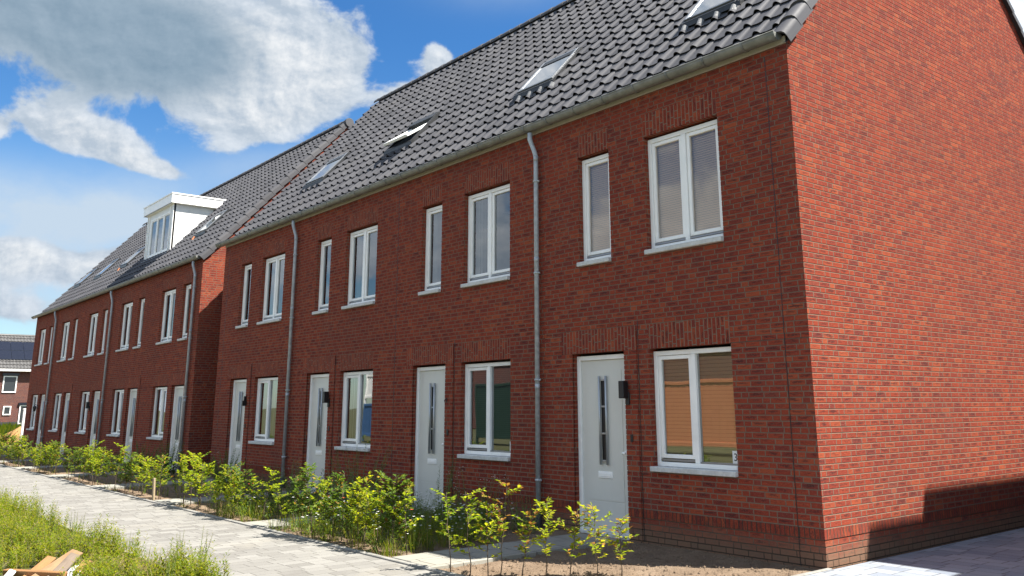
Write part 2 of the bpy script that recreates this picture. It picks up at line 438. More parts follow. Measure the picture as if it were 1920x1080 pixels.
def build_world():
    w = bpy.data.worlds.new('World'); scene.world = w; w.use_nodes = True
    k = NT.__new__(NT); k.t = w.node_tree; k.t.nodes.clear(); k.m = w
    out = k.n('ShaderNodeOutputWorld')
    sky = k.n('ShaderNodeTexSky', sky_type='NISHITA')
    sky.sun_disc = False; sky.sun_elevation = math.asin(SUN.z); sky.sun_rotation = math.atan2(SUN.x, SUN.y)
    sky.air_density = 1.15; sky.dust_density = .3; sky.ozone_density = 2.6; sky.altitude = 0
    d = k.coord('Generated'); x, y, z = k.sep(d)
    az = k.m_('MULTIPLY', k.m_('ARCTAN2', x, y), 180/PI)
    el = k.m_('MULTIPLY', k.m_('ARCSINE', z), 180/PI)
    # noise in direction space (clouds flatten towards the horizon)
    q = k.vec(k.m_('MULTIPLY', az, .070), k.m_('MULTIPLY', el, .088), 0)
    n1 = k.noise(q, 2.6, 10, .60, dist=.25)
    n2 = k.noise(k.vec(k.m_('ADD', k.m_('MULTIPLY', az, .070), .03), k.m_('ADD', k.m_('MULTIPLY', el, .088), .045), 0), 2.6, 10, .60, dist=.25)
    nbig = k.noise(k.vec(k.m_('MULTIPLY', az, .03), k.m_('MULTIPLY', el, .06), 5), 1.2, 4, .5)
    def blob(a0, e0, sa, se, amp, tilt=0):
        da = k.m_('SUBTRACT', az, a0); de = k.m_('SUBTRACT', el, e0)
        ct, stt = math.cos(R(tilt)), math.sin(R(tilt))
        p1 = k.m_('ADD', k.m_('MULTIPLY', da, ct/sa), k.m_('MULTIPLY', de, stt/sa))
        p2 = k.m_('ADD', k.m_('MULTIPLY', da, -stt/se), k.m_('MULTIPLY', de, ct/se))
        r = k.m_('ADD', k.m_('MULTIPLY', p1, p1), k.m_('MULTIPLY', p2, p2))
        return k.m_('MULTIPLY', k.m_('POWER', 2.718, k.m_('MULTIPLY', r, -1)), amp)
    def add(l):
        s = l[0]
        for b in l[1:]: s = k.m_('ADD', s, b)
        return s
    grey = add([blob(-81, 22.4, 9.0, 3.7, 1.15, -4), blob(-72.5, 21.4, 5.5, 3.0, .75), blob(-77, 18.6, 6.5, 1.3, .25, 6)])
    white = add([blob(-66.3, 22.0, 4.6, 4.4, .95, 10), blob(-67.2, 18.4, 5.6, 2.0, .85, 14), blob(-62.9, 21.8, 1.8, 2.0, .32), blob(-78.2, 15.5, 3.7, 1.35, 1.1, -8), blob(-74.6, 14.3, 2.6, .55, .8, -14),
                 blob(-83.5, 15.4, 1.5, .9, .7), blob(-56.6, 22.3, 1.6, 1.4, .78, 20), blob(-59.0, 20.2, 2.2, .8, .50, 25),
                 blob(-81.0, 8.3, 3.4, 1.2, 1.25), blob(-75.5, 8.6, 3.4, 1.0, 1.0, 22), blob(-82, 5.4, 6, 1.0, .6), blob(-20, 23, 7, 4, 1.0), blob(-72, 43, 17, 9, 1.3), blob(-57, 51, 13, 8, 1.2), blob(-78, 31.5, 11, 4.5, 1.1)])  # highest blobs: unseen clouds added for pale reflections in the skylights
    haze = add([blob(-77, 10.8, 7.0, 2.6, 1.0, 8), blob(-83, 11.8, 5, 1.8, .55), blob(-81, 7.0, 6, 2.6, .75), blob(-67, 15.2, 5, 1.2, .4, 12), blob(-52, 27, 5, 1.5, .3)])
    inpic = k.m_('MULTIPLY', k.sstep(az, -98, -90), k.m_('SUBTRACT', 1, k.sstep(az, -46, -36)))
    gen = k.m_('MULTIPLY', k.sstep(nbig, .36, .60), k.m_('SUBTRACT', 1, inpic))  # unseen clouds beyond the view, spread wider as fill light
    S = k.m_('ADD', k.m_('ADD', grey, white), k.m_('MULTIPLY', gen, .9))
    dens = k.m_('ADD', S, k.m_('MULTIPLY', k.m_('SUBTRACT', n1, .5), 1.75))
    has = k.sstep(S, .04, .25)
    alpha = k.m_('MULTIPLY', k.sstep(dens, .40, .66), has)
    hz = k.m_('MULTIPLY', k.m_('MULTIPLY', haze, k.m_('ADD', .15, k.m_('MULTIPLY', n1, 1.6))), .95, clamp=True)
    thick = k.sstep(k.m_('SUBTRACT', k.m_('ADD', grey, k.m_('MULTIPLY', k.m_('SUBTRACT', n1, .5), .9)), k.m_('MULTIPLY', white, .40)), -.10, 1.05)
    n3 = k.noise(q, 9, 6, .6); n4 = k.noise(k.vec(k.m_('ADD', k.m_('MULTIPLY', az, .070), .010), k.m_('ADD', k.m_('MULTIPLY', el, .088), .014), 0), 9, 6, .6)
    lit = k.m_('ADD', k.m_('MULTIPLY', k.m_('SUBTRACT', n1, n2), 4.2), k.m_('MULTIPLY', k.m_('SUBTRACT', n3, n4), 1.5))          # relief: sides turned to the sun are brighter
    inner = k.sstep(dens, .55, 1.25)
    cw = k.mix(inner, (.40,.44,.49), (.50,.515,.53))
    cw = k.mix(k.m_('ADD', .45, lit, clamp=True), (.27,.32,.38), cw)
    cg = k.mix(k.m_('ADD', .5, k.m_('MULTIPLY', lit, .6), clamp=True), (.125,.185,.245), (.20,.26,.32))
    ccol = k.mix(thick, cw, cg)
    chz = (.36,.44,.53)
    tint = k.mix(k.sstep(el, 2, 24), (.58,.73,.82), (.245,.51,.76))
    skc = k.mix(1, sky.outputs[0], tint, 'MULTIPLY')
    b1 = k.n('ShaderNodeBackground'); k.set(b1.inputs[0], skc); b1.inputs[1].default_value = .068
    b2 = k.n('ShaderNodeBackground'); k.set(b2.inputs[0], ccol); k.set(b2.inputs[1], k.m_('SUBTRACT', .98, k.m_('MULTIPLY', inpic, .40)))  # clouds out of view made brighter, added fill for the shaded facade
    b3 = k.n('ShaderNodeBackground'); b3.inputs[0].default_value = (*chz, 1); b3.inputs[1].default_value = .52
    m0 = k.n('ShaderNodeMixShader'); k.set(m0.inputs[0], hz); k.t.links.new(b1.outputs[0], m0.inputs[1]); k.t.links.new(b3.outputs[0], m0.inputs[2])
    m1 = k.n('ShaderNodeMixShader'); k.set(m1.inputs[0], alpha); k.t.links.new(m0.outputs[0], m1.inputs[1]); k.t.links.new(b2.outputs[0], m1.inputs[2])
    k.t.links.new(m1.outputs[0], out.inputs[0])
build_world()
scene.view_settings.view_transform = 'Standard'; scene.view_settings.look = 'None'
scene.view_settings.exposure = 1.62; scene.view_settings.gamma = 1
try: scene.cycles.max_bounces = 8; scene.cycles.transparent_max_bounces = 12
except Exception: pass

# ------------------------------------------------------------------ brick walls, course by course
CH = .0628; DEP = .006
ROWS = [(i*.067 - .134, (i+1)*.067 - .134, 'b') for i in range(0, 6)] + [(.268, .380, 's')]
z = .380
while z < 11.2:
    ROWS.append((z, z+CH, 'b')); z += CH
ROWS = [(a, b, kd, i) for i, (a, b, kd) in enumerate(ROWS)]

def subtract(lo, hi, cuts):
    segs = [(lo, hi)]
    for a, b in cuts:
        nx = []
        for s, e in segs:
            if b <= s or a >= e: nx.append((s, e)); continue
            if a > s: nx.append((s, a))
            if b < e: nx.append((b, e))
        segs = nx
    return [(s, e) for s, e in segs if e-s > 1e-5]

def wall(mb, T, lo, hi, ztop, holes=(), uoff=0., zmin=-.134, dep=DEP):
    """T(u, depth, z) -> point; lo/hi functions of z; holes: (u0,u1,z0,z1,kind) kind 'open' or 'lintel'"""
    zc = sorted({h[2] for h in holes} | {h[3] for h in holes})
    for (a, b, kd, idx) in ROWS:
        if a >= ztop or b <= zmin: continue
        a2, b2 = max(a, zmin), min(b, ztop)
        cuts = [a2] + [q for q in zc if a2+.004 < q < b2-.004] + [b2]
        mz = a + (b-a)*MORT if kd == 'b' else a + .011
        for p, q in zip(cuts[:-1], cuts[1:]):
            mid = (p+q)/2; dep_ = dep if mid > .40 else .011
            hc = [(h[0], h[1]) for h in holes if h[2] < mid < h[3]]
            pieces = []
            if p < mz-1e-4: pieces.append((p, min(mz, q), dep_))
            if q > mz+1e-4: pieces.append((max(mz, p), q, 0.))
            for (s0, s1, d) in pieces:
                m2 = (s0+s1)/2
                for (u0, u1) in subtract(lo(m2), hi(m2), hc):
                    def UV(u, zz):
                        if kd == 's': return ((zz-a), (u+uoff)/.0605)
                        return (u+uoff, idx + (zz-a)/(b-a))
                    fl0 = abs(u0-lo(m2)) < 1e-4; fl1 = abs(u1-hi(m2)) < 1e-4
                    l0 = lo(s0) if fl0 else u0; l1 = lo(s1) if fl0 else u0
                    h0 = hi(s0) if fl1 else u1; h1 = hi(s1) if fl1 else u1
                    if d > 0:
                        if fl0: l0 += d; l1 += d
                        if fl1: h0 -= d; h1 -= d
                    if kd == 's' and d > 0:
                        mb.face([T(l0,d,s0),T(h0,d,s0),T(h1,d,s1),T(l1,d,s1)], [(l0, idx+.05),(h0, idx+.05),(h1, idx+.05),(l1, idx+.05)], 0)
                        fz = idx + .05
                    else:
                        d0 = d*.18 if d > 0 else 0.     # weather-struck joint: flush at its foot, raked at its head
                        mb.face([T(l0,d0,s0),T(h0,d0,s0),T(h1,d,s1),T(l1,d,s1)], [UV(l0,s0),UV(h0,s0),UV(h1,s1),UV(l1,s1)], 1 if kd == 's' else 0)
                    if d > 0:           # little ledges above and below the raked joint
                        e = idx + .5
                        mb.face([T(l0,0,s0),T(h0,0,s0),T(h0,d*.18,s0),T(l0,d*.18,s0)], [(l0+uoff,e-1),(h0+uoff,e-1),(h0+uoff,e-.9),(l0+uoff,e-.9)], 0)
                        mb.face([T(l1,d,s1),T(h1,d,s1),T(h1,0,s1),T(l1,0,s1)], [(l0+uoff,e),(h0+uoff,e),(h0+uoff,e+.1),(l0+uoff,e+.1)], 0)
            # jambs
            for h in holes:
                if h[4] == 'open' and h[2] < mid < h[3]:
                    for (s0, s1, d) in pieces:
                        e0, e1 = idx+(s0-a)/(b-a), idx+(s1-a)/(b-a)
                        for side, u in ((0, h[0]), (1, h[1])):
                            pts = [T(u,d,s0),T(u,.16,s0),T(u,.16,s1),T(u,d,s1)]
                            uv = [(.02,e0),(.18,e0),(.18,e1),(.02,e1)]
                            if side == 1: pts.reverse(); uv.reverse()
                            mb.face(pts, uv, 0)
    for h in holes:
        u0, u1, z0, z1, kd = h
        if kd == 'open':
            mb.face([T(u0,0,z1),T(u1,0,z1),T(u1,.16,z1),T(u0,.16,z1)], [(z1, u0/.0628),(z1, u1/.0628),(z1+.16, u1/.0628),(z1+.16, u0/.0628)], 0)
            mb.face([T(u0,0,z0),T(u0,.16,z0),T(u1,.16,z0),T(u1,0,z0)], None, 0)
        else:
            mb.face([T(u0,.001,z0),T(u1,.001,z0),T(u1,.001,z1),T(u0,.001,z1)], [(z0, u0/.0628),(z0, u1/.0628),(z1, u1/.0628),(z1, u0/.0628)], 0)

# ------------------------------------------------------------------ shared fittings (meshes made once)
def frame_mesh(w, h, mull):
    b = MB(); t = .058; d0, d1 = 0, .075
    b.bbox(0, t, d0, d1, 0, h, .004); b.bbox(w-t, w, d0, d1, 0, h, .004)
    b.bbox(t, w-t, d0+.001, d1, h-t, h-.001, .004); b.bbox(t, w-t, d0-.012, d1, .001, t*.9, .004)
    if mull is not None: b.bbox(mull-.034, mull+.034, d0-.006, d1, t*.9, h-t, .004)
    return b
def sash_parts(x0, x1, z0, z1):
    b = MB(); t = .048; d0, d1 = .012, .07
    x0 += .004; x1 -= .004; zb = z0+.045
    b.bbox(x0, x0+t, d0, d1, zb, z1-.004, .004); b.bbox(x1-t, x1, d0, d1, zb, z1-.004, .004)
    b.bbox(x0+t, x1-t, d0+.001, d1, z1-.004-t, z1-.005, .004); b.bbox(x0+t, x1-t, d0+.001, d1, zb, zb+t, .004)
    a = MB(); a.bbox(x0, x1, .004, .03, z0+.012, z0+.036, .004)
    g = MB(); g.face([(x0+t-.005,.04,zb+t-.005),(x1-t+.005,.04,zb+t-.005),(x1-t+.005,.04,z1-t),(x0+t-.005,.04,z1-t)])
    return b, a, g
CACHE = {}
def window(house, kind, x0, z0, yf, blind, mirror=False, blind_cover=1.0, gl_='glass'):
    """kind: (w,h,cells) cells list of 's'(sash)/'f'(fixed)"""
    w, h, cells = kind
    if mirror: cells = cells[::-1]
    key = (w, h, tuple(cells), gl_)
    if key not in CACHE:
        t = .058; mull = w/2 if len(cells) == 2 else None
        d = {'frame': frame_mesh(w, h, mull).mesh('window_frame', [M['white']]), 'cells': []}
        xs = [(t, w-t)] if len(cells) == 1 else [(t, w/2-.034), (w/2+.034, w-t)]
        for c, (a, b_) in zip(cells, xs):
            if c == 's':
                s, al, g = sash_parts(a, b_, t*.9, h-t)
                d['cells'].append((s.mesh('sash', [M['white']]), al.mesh('drip_rail', [M['alu']]), g.mesh('pane', [M[gl_]])))
            else:
                g = MB(); g.face([(a-.004,.035,t*.9-.004),(b_+.004,.035,t*.9-.004),(b_+.004,.035,h-t+.004),(a-.004,.035,h-t+.004)])
                al = MB(); al.bbox(a, b_, .006, .033, t*.9, t*.9+.022, .004)
                d['cells'].append((None, al.mesh('drip_rail', [M['alu']]), g.mesh('pane', [M[gl_]])))
        s = MB(); s.bbox(-.012, w, -.135, .09, -.062, -.002, .006); d['sill'] = s.mesh('sill', [M['stone']])
        CACHE[key] = d
    d = CACHE[key]
    fr = link('window', d['frame'], house, (x0, yf, z0))
    for (s, al, g) in d['cells']:
        if s: link('sash', s, fr)
        link('drip_rail', al, fr); link('pane', g, fr)
    link('sill', d['sill'], fr)
    if blind:
        bk = (w, h, blind, blind_cover)
        if bk not in CACHE:
            b = MB()
            name = 'curtain' if blind == 'curtain' else 'blind'
            if blind == 'curtain':
                n = 26; xa, xb = .04, .04 + (w-.08)*blind_cover
                for i in range(n):
                    p, q = xa+(xb-xa)*i/n, xa+(xb-xa)*(i+1)/n
                    ya, yb = .14+.025*math.sin(i*1.3), .14+.025*math.sin((i+1)*1.3)
                    b.face([(p,ya,.03),(q,yb,.03),(q,yb,h-.03),(p,ya,h-.03)], None, 0, True)
            else:
                zt = h-.03; zb = zt-(h-.06)*blind_cover; n = max(2, int((zt-zb)/.03))
                for i in range(n):
                    za, zb2 = zb+(zt-zb)*i/n, zb+(zt-zb)*(i+1)/n
                    b.face([(.03,.082,za),(w-.03,.082,za),(w-.03,.092,zb2),(.03,.092,zb2)])
            CACHE[bk] = b.mesh(name, [M[blind]])
        link('curtain' if blind == 'curtain' else 'blind', CACHE[bk], fr)
    return fr

def door(house, x0, yf, w=1.0, h=2.30, mirror=False):
    if 'door' not in CACHE:
        t = .062
        fr = MB()
        fr.bbox(0, t, -.01, .075, 0, h, .004); fr.bbox(w-t, w, -.01, .075, 0, h, .004); fr.bbox(t, w-t, -.009, .075, h-t, h-.001, .004)
        lf = MB(); a, b_ = t+.003, w-t-.003
        lf.box(a, b_, .02, .06, .03, h-t-.003)
        sl, sr_ = a+(b_-a)*.5-.035, a+(b_-a)*.5+.035         # glazed slit
        # raised field with a routed groove round it and a lower board
        for (p, q, r, s) in ((a+.10, b_-.10, .42, h-.20),):
            e = .012
            lf.box(p, sl-.02, .014, .0198, r, s); lf.box(sr_+.02, q, .014, .0198, r, s)
            lf.box(sl-.0199, sr_+.0199, .0141, .0198, r, .86); lf.box(sl-.0199, sr_+.0199, .0141, .0198, 1.98, s)
        lf.box(a+.10, b_-.10, .014, .0198, .10, .40)
        th = MB(); th.bbox(0.02, w-.02, -.06, .06, -.02, .028, .005)
        pl = MB()
        for cx in (sl-.028, sr_+.028): pl.tube([(cx, -.012, .87), (cx, -.012, 2.02)], .0165, 10)
        for zz in (.92, 1.27, 1.62, 1.97): pl.bbox(sl-.030, sr_+.030, -.008, .012, zz-.012, zz+.012, .003)
        gl = MB()
        for zz in (.92, 1.27, 1.62): gl.box(sl-.014, sr_+.014, .010, .0138, zz+.012, zz+.338)
        ls = MB(); ls.bbox(sl-.10, sr_+.10, .004, .019, .70, .785, .004); ls.bbox(sl-.075, sr_+.075, -.002, .004, .722, .765, .004)
        hd = MB(); hd.bbox(b_-.07, b_-.025, .0, .013, 1.0, 1.06, .005); hd.tube([(b_-.047, 0, 1.03), (b_-.047, -.05, 1.03)], .011, 8); hd.tube([(b_-.05, -.05, 1.03), (b_+.0, -.05, 1.03)], [.02, .014], 8)
        CACHE['door'] = [lf.mesh('front_door', [M['door']]), ('door_frame', fr.mesh('door_frame', [M['white']])), ('threshold', th.mesh('threshold', [M['stone']])),
                         ('pull_bar', pl.mesh('pull_bar', [M['doortrim']])), ('pane', gl.mesh('pane', [M['black']])), ('letter_slot', ls.mesh('letter_slot', [M['white']])), ('door_knob', hd.mesh('door_knob', [M['white']]))]
    d = CACHE['door']
    o = link('front_door', d[0], house, (x0, yf, 0))
    for nm, me in d[1:]: link(nm, me, o)
    return o

def wall_lamp(house, x, y, z, kind):
    b = MB()
    if kind == 'updown':
        b.bbox(x-.03, x+.03, y-.03, y, z-.10, z+.06, .005)
        b.bbox(x-.055, x+.035, y-.13, y-.03, z-.02, z+.20, .008)
    elif kind == 'lantern':
        b.bbox(x-.02, x+.02, y-.025, y, z-.02, z+.14, .004)
        b.tube([(x, y-.02, z+.12), (x, y-.10, z+.16), (x, y-.12, z+.12)], .01, 8)
        b.tube([(x, y-.12, z+.12), (x, y-.12, z+.06), (x, y-.12, z-.10), (x, y-.12, z-.13)], [.02, .07, .05, .02], 8)
    elif kind == 'bracket':
        b.tube([(x, y, z), (x, y-.03, z+.01), (x, y-.05, z-.015), (x, y-.04, z-.04)], .007, 6)
        b.bbox(x-.012, x+.012, y-.012, y, z-.03, z+.03, .003)
    else:
        b.bbox(x-.035, x+.035, y-.10, y, z-.06, z+.06, .006)
        b.bbox(x-.02, x+.02, y-.06, y-.001, z+.06, z+.16, .004)
    return b.build('wall_lamp', M['black'], house)

def downpipe(house, x, y, ztop, shift=.08):
    yp = y-.066; r = .036
    b = MB()
    pts = [(x-shift, y-.115, ztop), (x-shift, y-.115, ztop-.10), (x-shift*.8, y-.105, ztop-.16), (x-shift*.1, yp-.006, ztop-.34), (x, yp, ztop-.42), (x, yp, .16)]
    b.tube(pts, [r*1.08, r*1.08, r, r, r, r], 14)
    for zz in (1.9, 3.75, ztop-.42): b.tube([(x, yp, zz+.04), (x, yp, zz-.04)], r*1.05, 14)
    o = b.build('downpipe', M['galv'], house)
    for zz in (.62, 2.0, 3.55, 4.95):
        c = MB(); c.tube([(x, yp, zz-.014), (x, yp, zz+.014)], r*1.28, 14); c.bbox(x+r*1.1, x+r*1.1+.03, yp-.012, yp+.012, zz-.012, zz+.012, .003)
        c.tube([(x, yp+.03, zz), (x, y, zz)], .008, 6)
        c.build('pipe_clip', M['galv'], o)
    c = MB(); c.tube([(x, yp, .20), (x, yp, .02), (x, yp, -.05)], [r*1.3, r*1.3, r*1.35], 12); c.build('drain_boot', M['rubber'], o)
    return o

def gutter(house, x0, x1, y, zc, cap0, cap1):
    b = MB(); r = .084; n = 14; yc = y-.115
    ang = [PI + PI*i/n for i in range(n+1)]
    xs = [x0]
    while xs[-1] < x1-1e-6: xs.append(min(x1, xs[-1]+.30))
    def pt(x, a, rr): return (x, yc+rr*math.cos(a), zc+rr*math.sin(a))
    for xa, xb in zip(xs[:-1], xs[1:]):
        for i in range(n):
            b.face([pt(xa,ang[i],r),pt(xa,ang[i+1],r),pt(xb,ang[i+1],r),pt(xb,ang[i],r)], None, 0, True)
            b.face([pt(xa,ang[i],r-.004),pt(xb,ang[i],r-.004),pt(xb,ang[i+1],r-.004),pt(xa,ang[i+1],r-.004)], None, 0, True)
    b.tube([(x0, yc-r, zc+.004), (x1, yc-r, zc+.004)], .009, 8)       # rolled front bead
    for x in xs[1:-1:2]:       # brackets and soldered joints
        for i in range(n):
            b.face([pt(x-.014,ang[i],r+.008),pt(x-.014,ang[i+1],r+.008),pt(x+.014,ang[i+1],r+.008),pt(x+.014,ang[i],r+.008)], None, 0, True)
        for sgn in (-.014, .014):
            for i in range(n):
                q = [pt(x+sgn,ang[i],r),pt(x+sgn,ang[i+1],r),pt(x+sgn,ang[i+1],r+.008),pt(x+sgn,ang[i],r+.008)]
                b.face(q)
    for x, on in ((x0, cap0), (x1, cap1)):
        if on: b.face([pt(x, a, r) for a in ang])
    return b.build('gutter', M['zinc'], house, weld=True)

TILE_W = .2955
def prof(s):
    """height across one tile: a round roll, then a broad shallow pan"""
    s = s % 1.0
    if s < .42:
        return .052*math.sin(PI*s/.42)**.8
    if s < .46: return -.003
    return -.004*math.sin((s-.46)/.54*PI)
PS = [0, .045, .10, .16, .21, .26, .32, .375, .42, .46, .70]
def tiles(x0, x1, k, z0, yr, ncourse, skip=(), y_start=-.045):
    """tile field between x0 and x1 on the plane z = z0 + k*y, eaves to ridge at y=yr; real rolls and course steps"""
    b = MB()
    sl = math.hypot(1, k); du = Vector((0, 1/sl, k/sl)); nn = Vector((0, -k/sl, 1/sl))
    S = (yr-y_start)*sl; step = S/ncourse
    P0 = Vector((0, y_start, z0+k*y_start))
    xs = []
    i = math.floor(x0/TILE_W)
    while i*TILE_W < x1+1e-6:
        for p in PS:
            x = (i+p)*TILE_W
            if x0-1e-6 <= x <= x1+1e-6: xs.append((x, prof(p), i+p))
        i += 1
    if xs[0][0] > x0+1e-4: xs.insert(0, (x0, prof(x0/TILE_W), x0/TILE_W))
    if xs[-1][0] < x1-1e-4: xs.append((x1, prof(x1/TILE_W), x1/TILE_W))
    for c in range(ncourse):
        a, e = c*step, (c+1)*step + (.09 if c < ncourse-1 else 0)
        base = len(b.v); n = len(xs)
        lift0, lift1 = .022, -.006
        for (x, h, _) in xs: b.v.append(tuple(P0 + du*a + nn*(h+lift0) + Vector((x,0,0))))
        for (x, h, _) in xs: b.v.append(tuple(P0 + du*e + nn*((h*.40 if h > 0 else h)+lift1) + Vector((x,0,0))))
        for (x, h, _) in xs: b.v.append(tuple(P0 + du*(a+.003) + nn*(h+lift0-.010) + Vector((x,0,0))))
        for (x, h, _) in xs: b.v.append(tuple(P0 + du*a + nn*(h+lift0) + Vector((x,0,0))))
        for j in range(n-1):
            u0, u1 = xs[j][2], xs[j+1][2]
            uv = [(u0,c+.02),(u1-.001,c+.02),(u1-.001,c+.98),(u0,c+.98)]
            b.f.append((base+j, base+j+1, base+n+j+1, base+n+j)); b.uv.append(uv); b.mi.append(0); b.sm.append(True)
            b.f.append((base+2*n+j, base+2*n+j+1, base+3*n+j+1, base+3*n+j)); b.uv.append(uv); b.mi.append(0); b.sm.append(False)
    # backing plane under the tiles, added to stop light leaking in
    q0 = P0 - nn*.03; q1 = P0 + du*S - nn*.03
    b.face([(x0,q0.y,q0.z),(x1,q0.y,q0.z),(x1,q1.y,q1.z),(x0,q1.y,q1.z)])
    return b

def verge(x, sgn, k, z0, y0, yr, n, back=False, yb=None):
    """edge tiles along a gable; sgn=+1 when the gable faces +x"""
    b = MB()
    if back: A, B = Vector((0, yb, z0+0)), None
    sl = math.hypot(1, k)
    if not back:
        P0 = Vector((x, y0, z0+k*y0)); du = Vector((0, 1/sl, k/sl)); nn = Vector((0, -k/sl, 1/sl)); S = (yr-y0)*sl
    else:
        P0 = Vector((x, yb, z0)); du = Vector((0, -1/sl, k/sl)); nn = Vector((0, k/sl, 1/sl)); S = (yb-yr)*sl
    step = S/n
    pr = [(-.20,.0),(-.17,.02),(-.13,.052),(-.08,.072),(-.02,.078),(.03,.066),(.058,.04),(.068,.0),(.074,-.10)]
    for c in range(n):
        a, e = c*step, (c+1)*step+.04
        base = len(b.v); m = len(pr)
        for (dx, h) in pr: b.v.append(tuple(P0 + du*a + nn*(h+.036) + Vector((dx*sgn,0,0))))
        for (dx, h) in pr: b.v.append(tuple(P0 + du*e + nn*(h+.004) + Vector((dx*sgn*.97,0,0))))
        for (dx, h) in pr: b.v.append(tuple(P0 + du*(a+.002) + nn*(h+.008) + Vector((dx*sgn*.93-.012*sgn*(h<0),0,0))))
        for (dx, h) in pr: b.v.append(tuple(P0 + du*a + nn*(h+.036) + Vector((dx*sgn,0,0))))
        for j in range(m-1):
            uv = [(90+c, .1)]*4
            b.f.append((base+j, base+j+1, base+m+j+1, base+m+j)); b.uv.append(uv); b.mi.append(0); b.sm.append(j < m-2)
            b.f.append((base+2*m+j, base+2*m+j+1, base+3*m+j+1, base+3*m+j)); b.uv.append(uv); b.mi.append(0); b.sm.append(False)
        # underside
        b.face([P0+du*a+nn*(-.04)+Vector((.074*sgn,0,0)), P0+du*e+nn*(-.07)+Vector((.072*sgn,0,0)), P0+du*e+nn*(-.07)+Vector((-.03*sgn,0,0)), P0+du*a+nn*(-.04)+Vector((-.03*sgn,0,0))], [(90+c,.1)]*4)
    return b

def ridge(x0, x1, y, z, cap1):
    b = MB(); r = .115; n = 10; L = .395
    x = x1; c = 0
    ang = [-.15 + (PI+.3)*i/n for i in range(n+1)]
    while x > x0+1e-6:
        xe = max(x0, x-L)
        for (ra, rb, xa, xb) in ((r+.012, r-.006, x, xe-.02),):
            base = len(b.v)
            for rr, xx in ((ra, xa), (rb, xb), (ra-.02, xa)):
                for a in ang: b.v.append((xx, y+rr*math.cos(a), z+rr*math.sin(a)))
            m = n+1
            for j in range(n):
                b.f.append((base+j, base+j+1, base+m+j+1, base+m+j)); b.uv.append([(200+c,.2)]*4); b.mi.append(0); b.sm.append(True)
                b.f.append((base+j, base+2*m+j, base+2*m+j+1, base+j+1)); b.uv.append([(200+c,.2)]*4); b.mi.append(0); b.sm.append(False)
        x = xe; c += 1
    if cap1:
        b.tube([(x1-.02, y, z-.02), (x1+.05, y, z-.02), (x1+.06, y, z-.02)], [.15, .15, .14], 24)
    return b

def on_roof(k, z0, y): return z0 + k*y

def skylight(house, x0, x1, k, z0, y0, y1, tilt=0, tape=False, lumps=0):
    """roof window lying in the slope; local axes: X along ridge, Y up the slope, Z out of the roof"""
    sl = math.hypot(1, k); L = (y1-y0)*sl; w = x1-x0
    ang = math.atan(k)
    f = MB()
    f.bbox(0, .05, 0, L, -.02, .085, .006); f.bbox(w-.05, w, 0, L, -.02, .085, .006); f.bbox(.05, w-.05, 0, .06, -.02, .084, .006); f.bbox(.05, w-.05, L-.20, L, -.02, .10, .006)
    o = f.build('skylight', M['darkmetal'], house, (x0, y0, z0+k*y0-.005), (ang, 0, 0))
    s = MB(); a = .05
    s.bbox(0, a, -L+.10, 0, -.03, .03, .006); s.bbox(w-.10-a, w-.10, -L+.10, 0, -.03, .03, .006)
    s.bbox(a, w-.10-a, -L+.10, -L+.10+a, -.03, .03, .006); s.bbox(a, w-.10-a, -.05, 0, -.03, .03, .006)
    so_ = s.build('sash', M['alu'] if not tilt else M['white'], o, (.05, L-.02, .075), (-R(tilt)*.0, 0, 0))
    if tilt:        # pivots about its middle: the foot swings out
        so_.location = (.05, L*.5+L*.5*math.cos(R(tilt))-.05, .085-math.sin(R(tilt))*L*.5*.9)
        so_.rotation_euler = (-R(tilt), 0, 0)
    g = MB(); g.face([(a,-L+.10+a,.012),(w-.10-a,-L+.10+a,.012),(w-.10-a,-.05,.012),(a,-.05,.012)])
    gl = g.build('pane', M['roofglass'], o, so_.location, so_.rotation_euler)
    ap = MB()
    ap.face([(-.03,-.05,.03),(w+.03,-.05,.03),(w+.03,.0,.075),(-.03,.0,.075)], None, 1)
    i = math.ceil((x0-.02+house.location.x)/TILE_W)
    while i*TILE_W - house.location.x < x1+.02:      # lead dressed over each roll below the window
        cx = i*TILE_W - house.location.x - x0 + .062
        if lumps <= 0: break
        lumps -= 1
        for q in range(6):
            a, c_ = cx-.06+.02*q, cx-.06+.02*(q+1)
            ha, hb = .016+.050*math.sin(PI*q/6), .016+.050*math.sin(PI*(q+1)/6)
            ap.face([(a,-.17-.02*math.sin(PI*q/6),ha-.012),(c_,-.17-.02*math.sin(PI*(q+1)/6),hb-.012),(c_,-.06,hb+.02),(a,-.06,ha+.02)], None, 0, True)
        i += 1
    ap.build('apron', [M['lead'] if not tape else M['ply'], M['darkmetal']], o)
    return o

def text_mesh(body, size, name):
    cu = bpy.data.curves.new(name, 'FONT'); cu.body = body; cu.size = size; cu.extrude = .0008; cu.align_x = 'CENTER'; cu.align_y = 'CENTER'
    ob = bpy.data.objects.new('tmp', cu); COL.objects.link(ob)
    bpy.context.view_layer.update()
    me = bpy.data.meshes.new_from_object(ob.evaluated_get(bpy.context.evaluated_depsgraph_get()))
    bpy.data.objects.remove(ob)
    me.name = name; me.materials.clear(); me.materials.append(M['ink'])
    return me

def number_plate(house, x, y, z, body):
    b = MB(); b.bbox(x-.045, x+.045, y-.002, y, z-.075, z+.075, .001)
    o = b.build('house_number', M['sign'], house)
    me = text_mesh(body, .12, 'numeral')
    link('numeral', me, o, (x, y-.0035, z), (R(90), 0, 0))
    return o

# ------------------------------------------------------------------ the terraced houses
GFW = (1.29, 1.40, ['s', 'f']); UPW = (1.24, 1.51, ['s', 's']); NAR = (.63, 1.51, ['s'])
Z1, Z2, Z3, Z4 = 2.30, .90, 5.11, 3.60
REC = .08; TOPW = 5.735

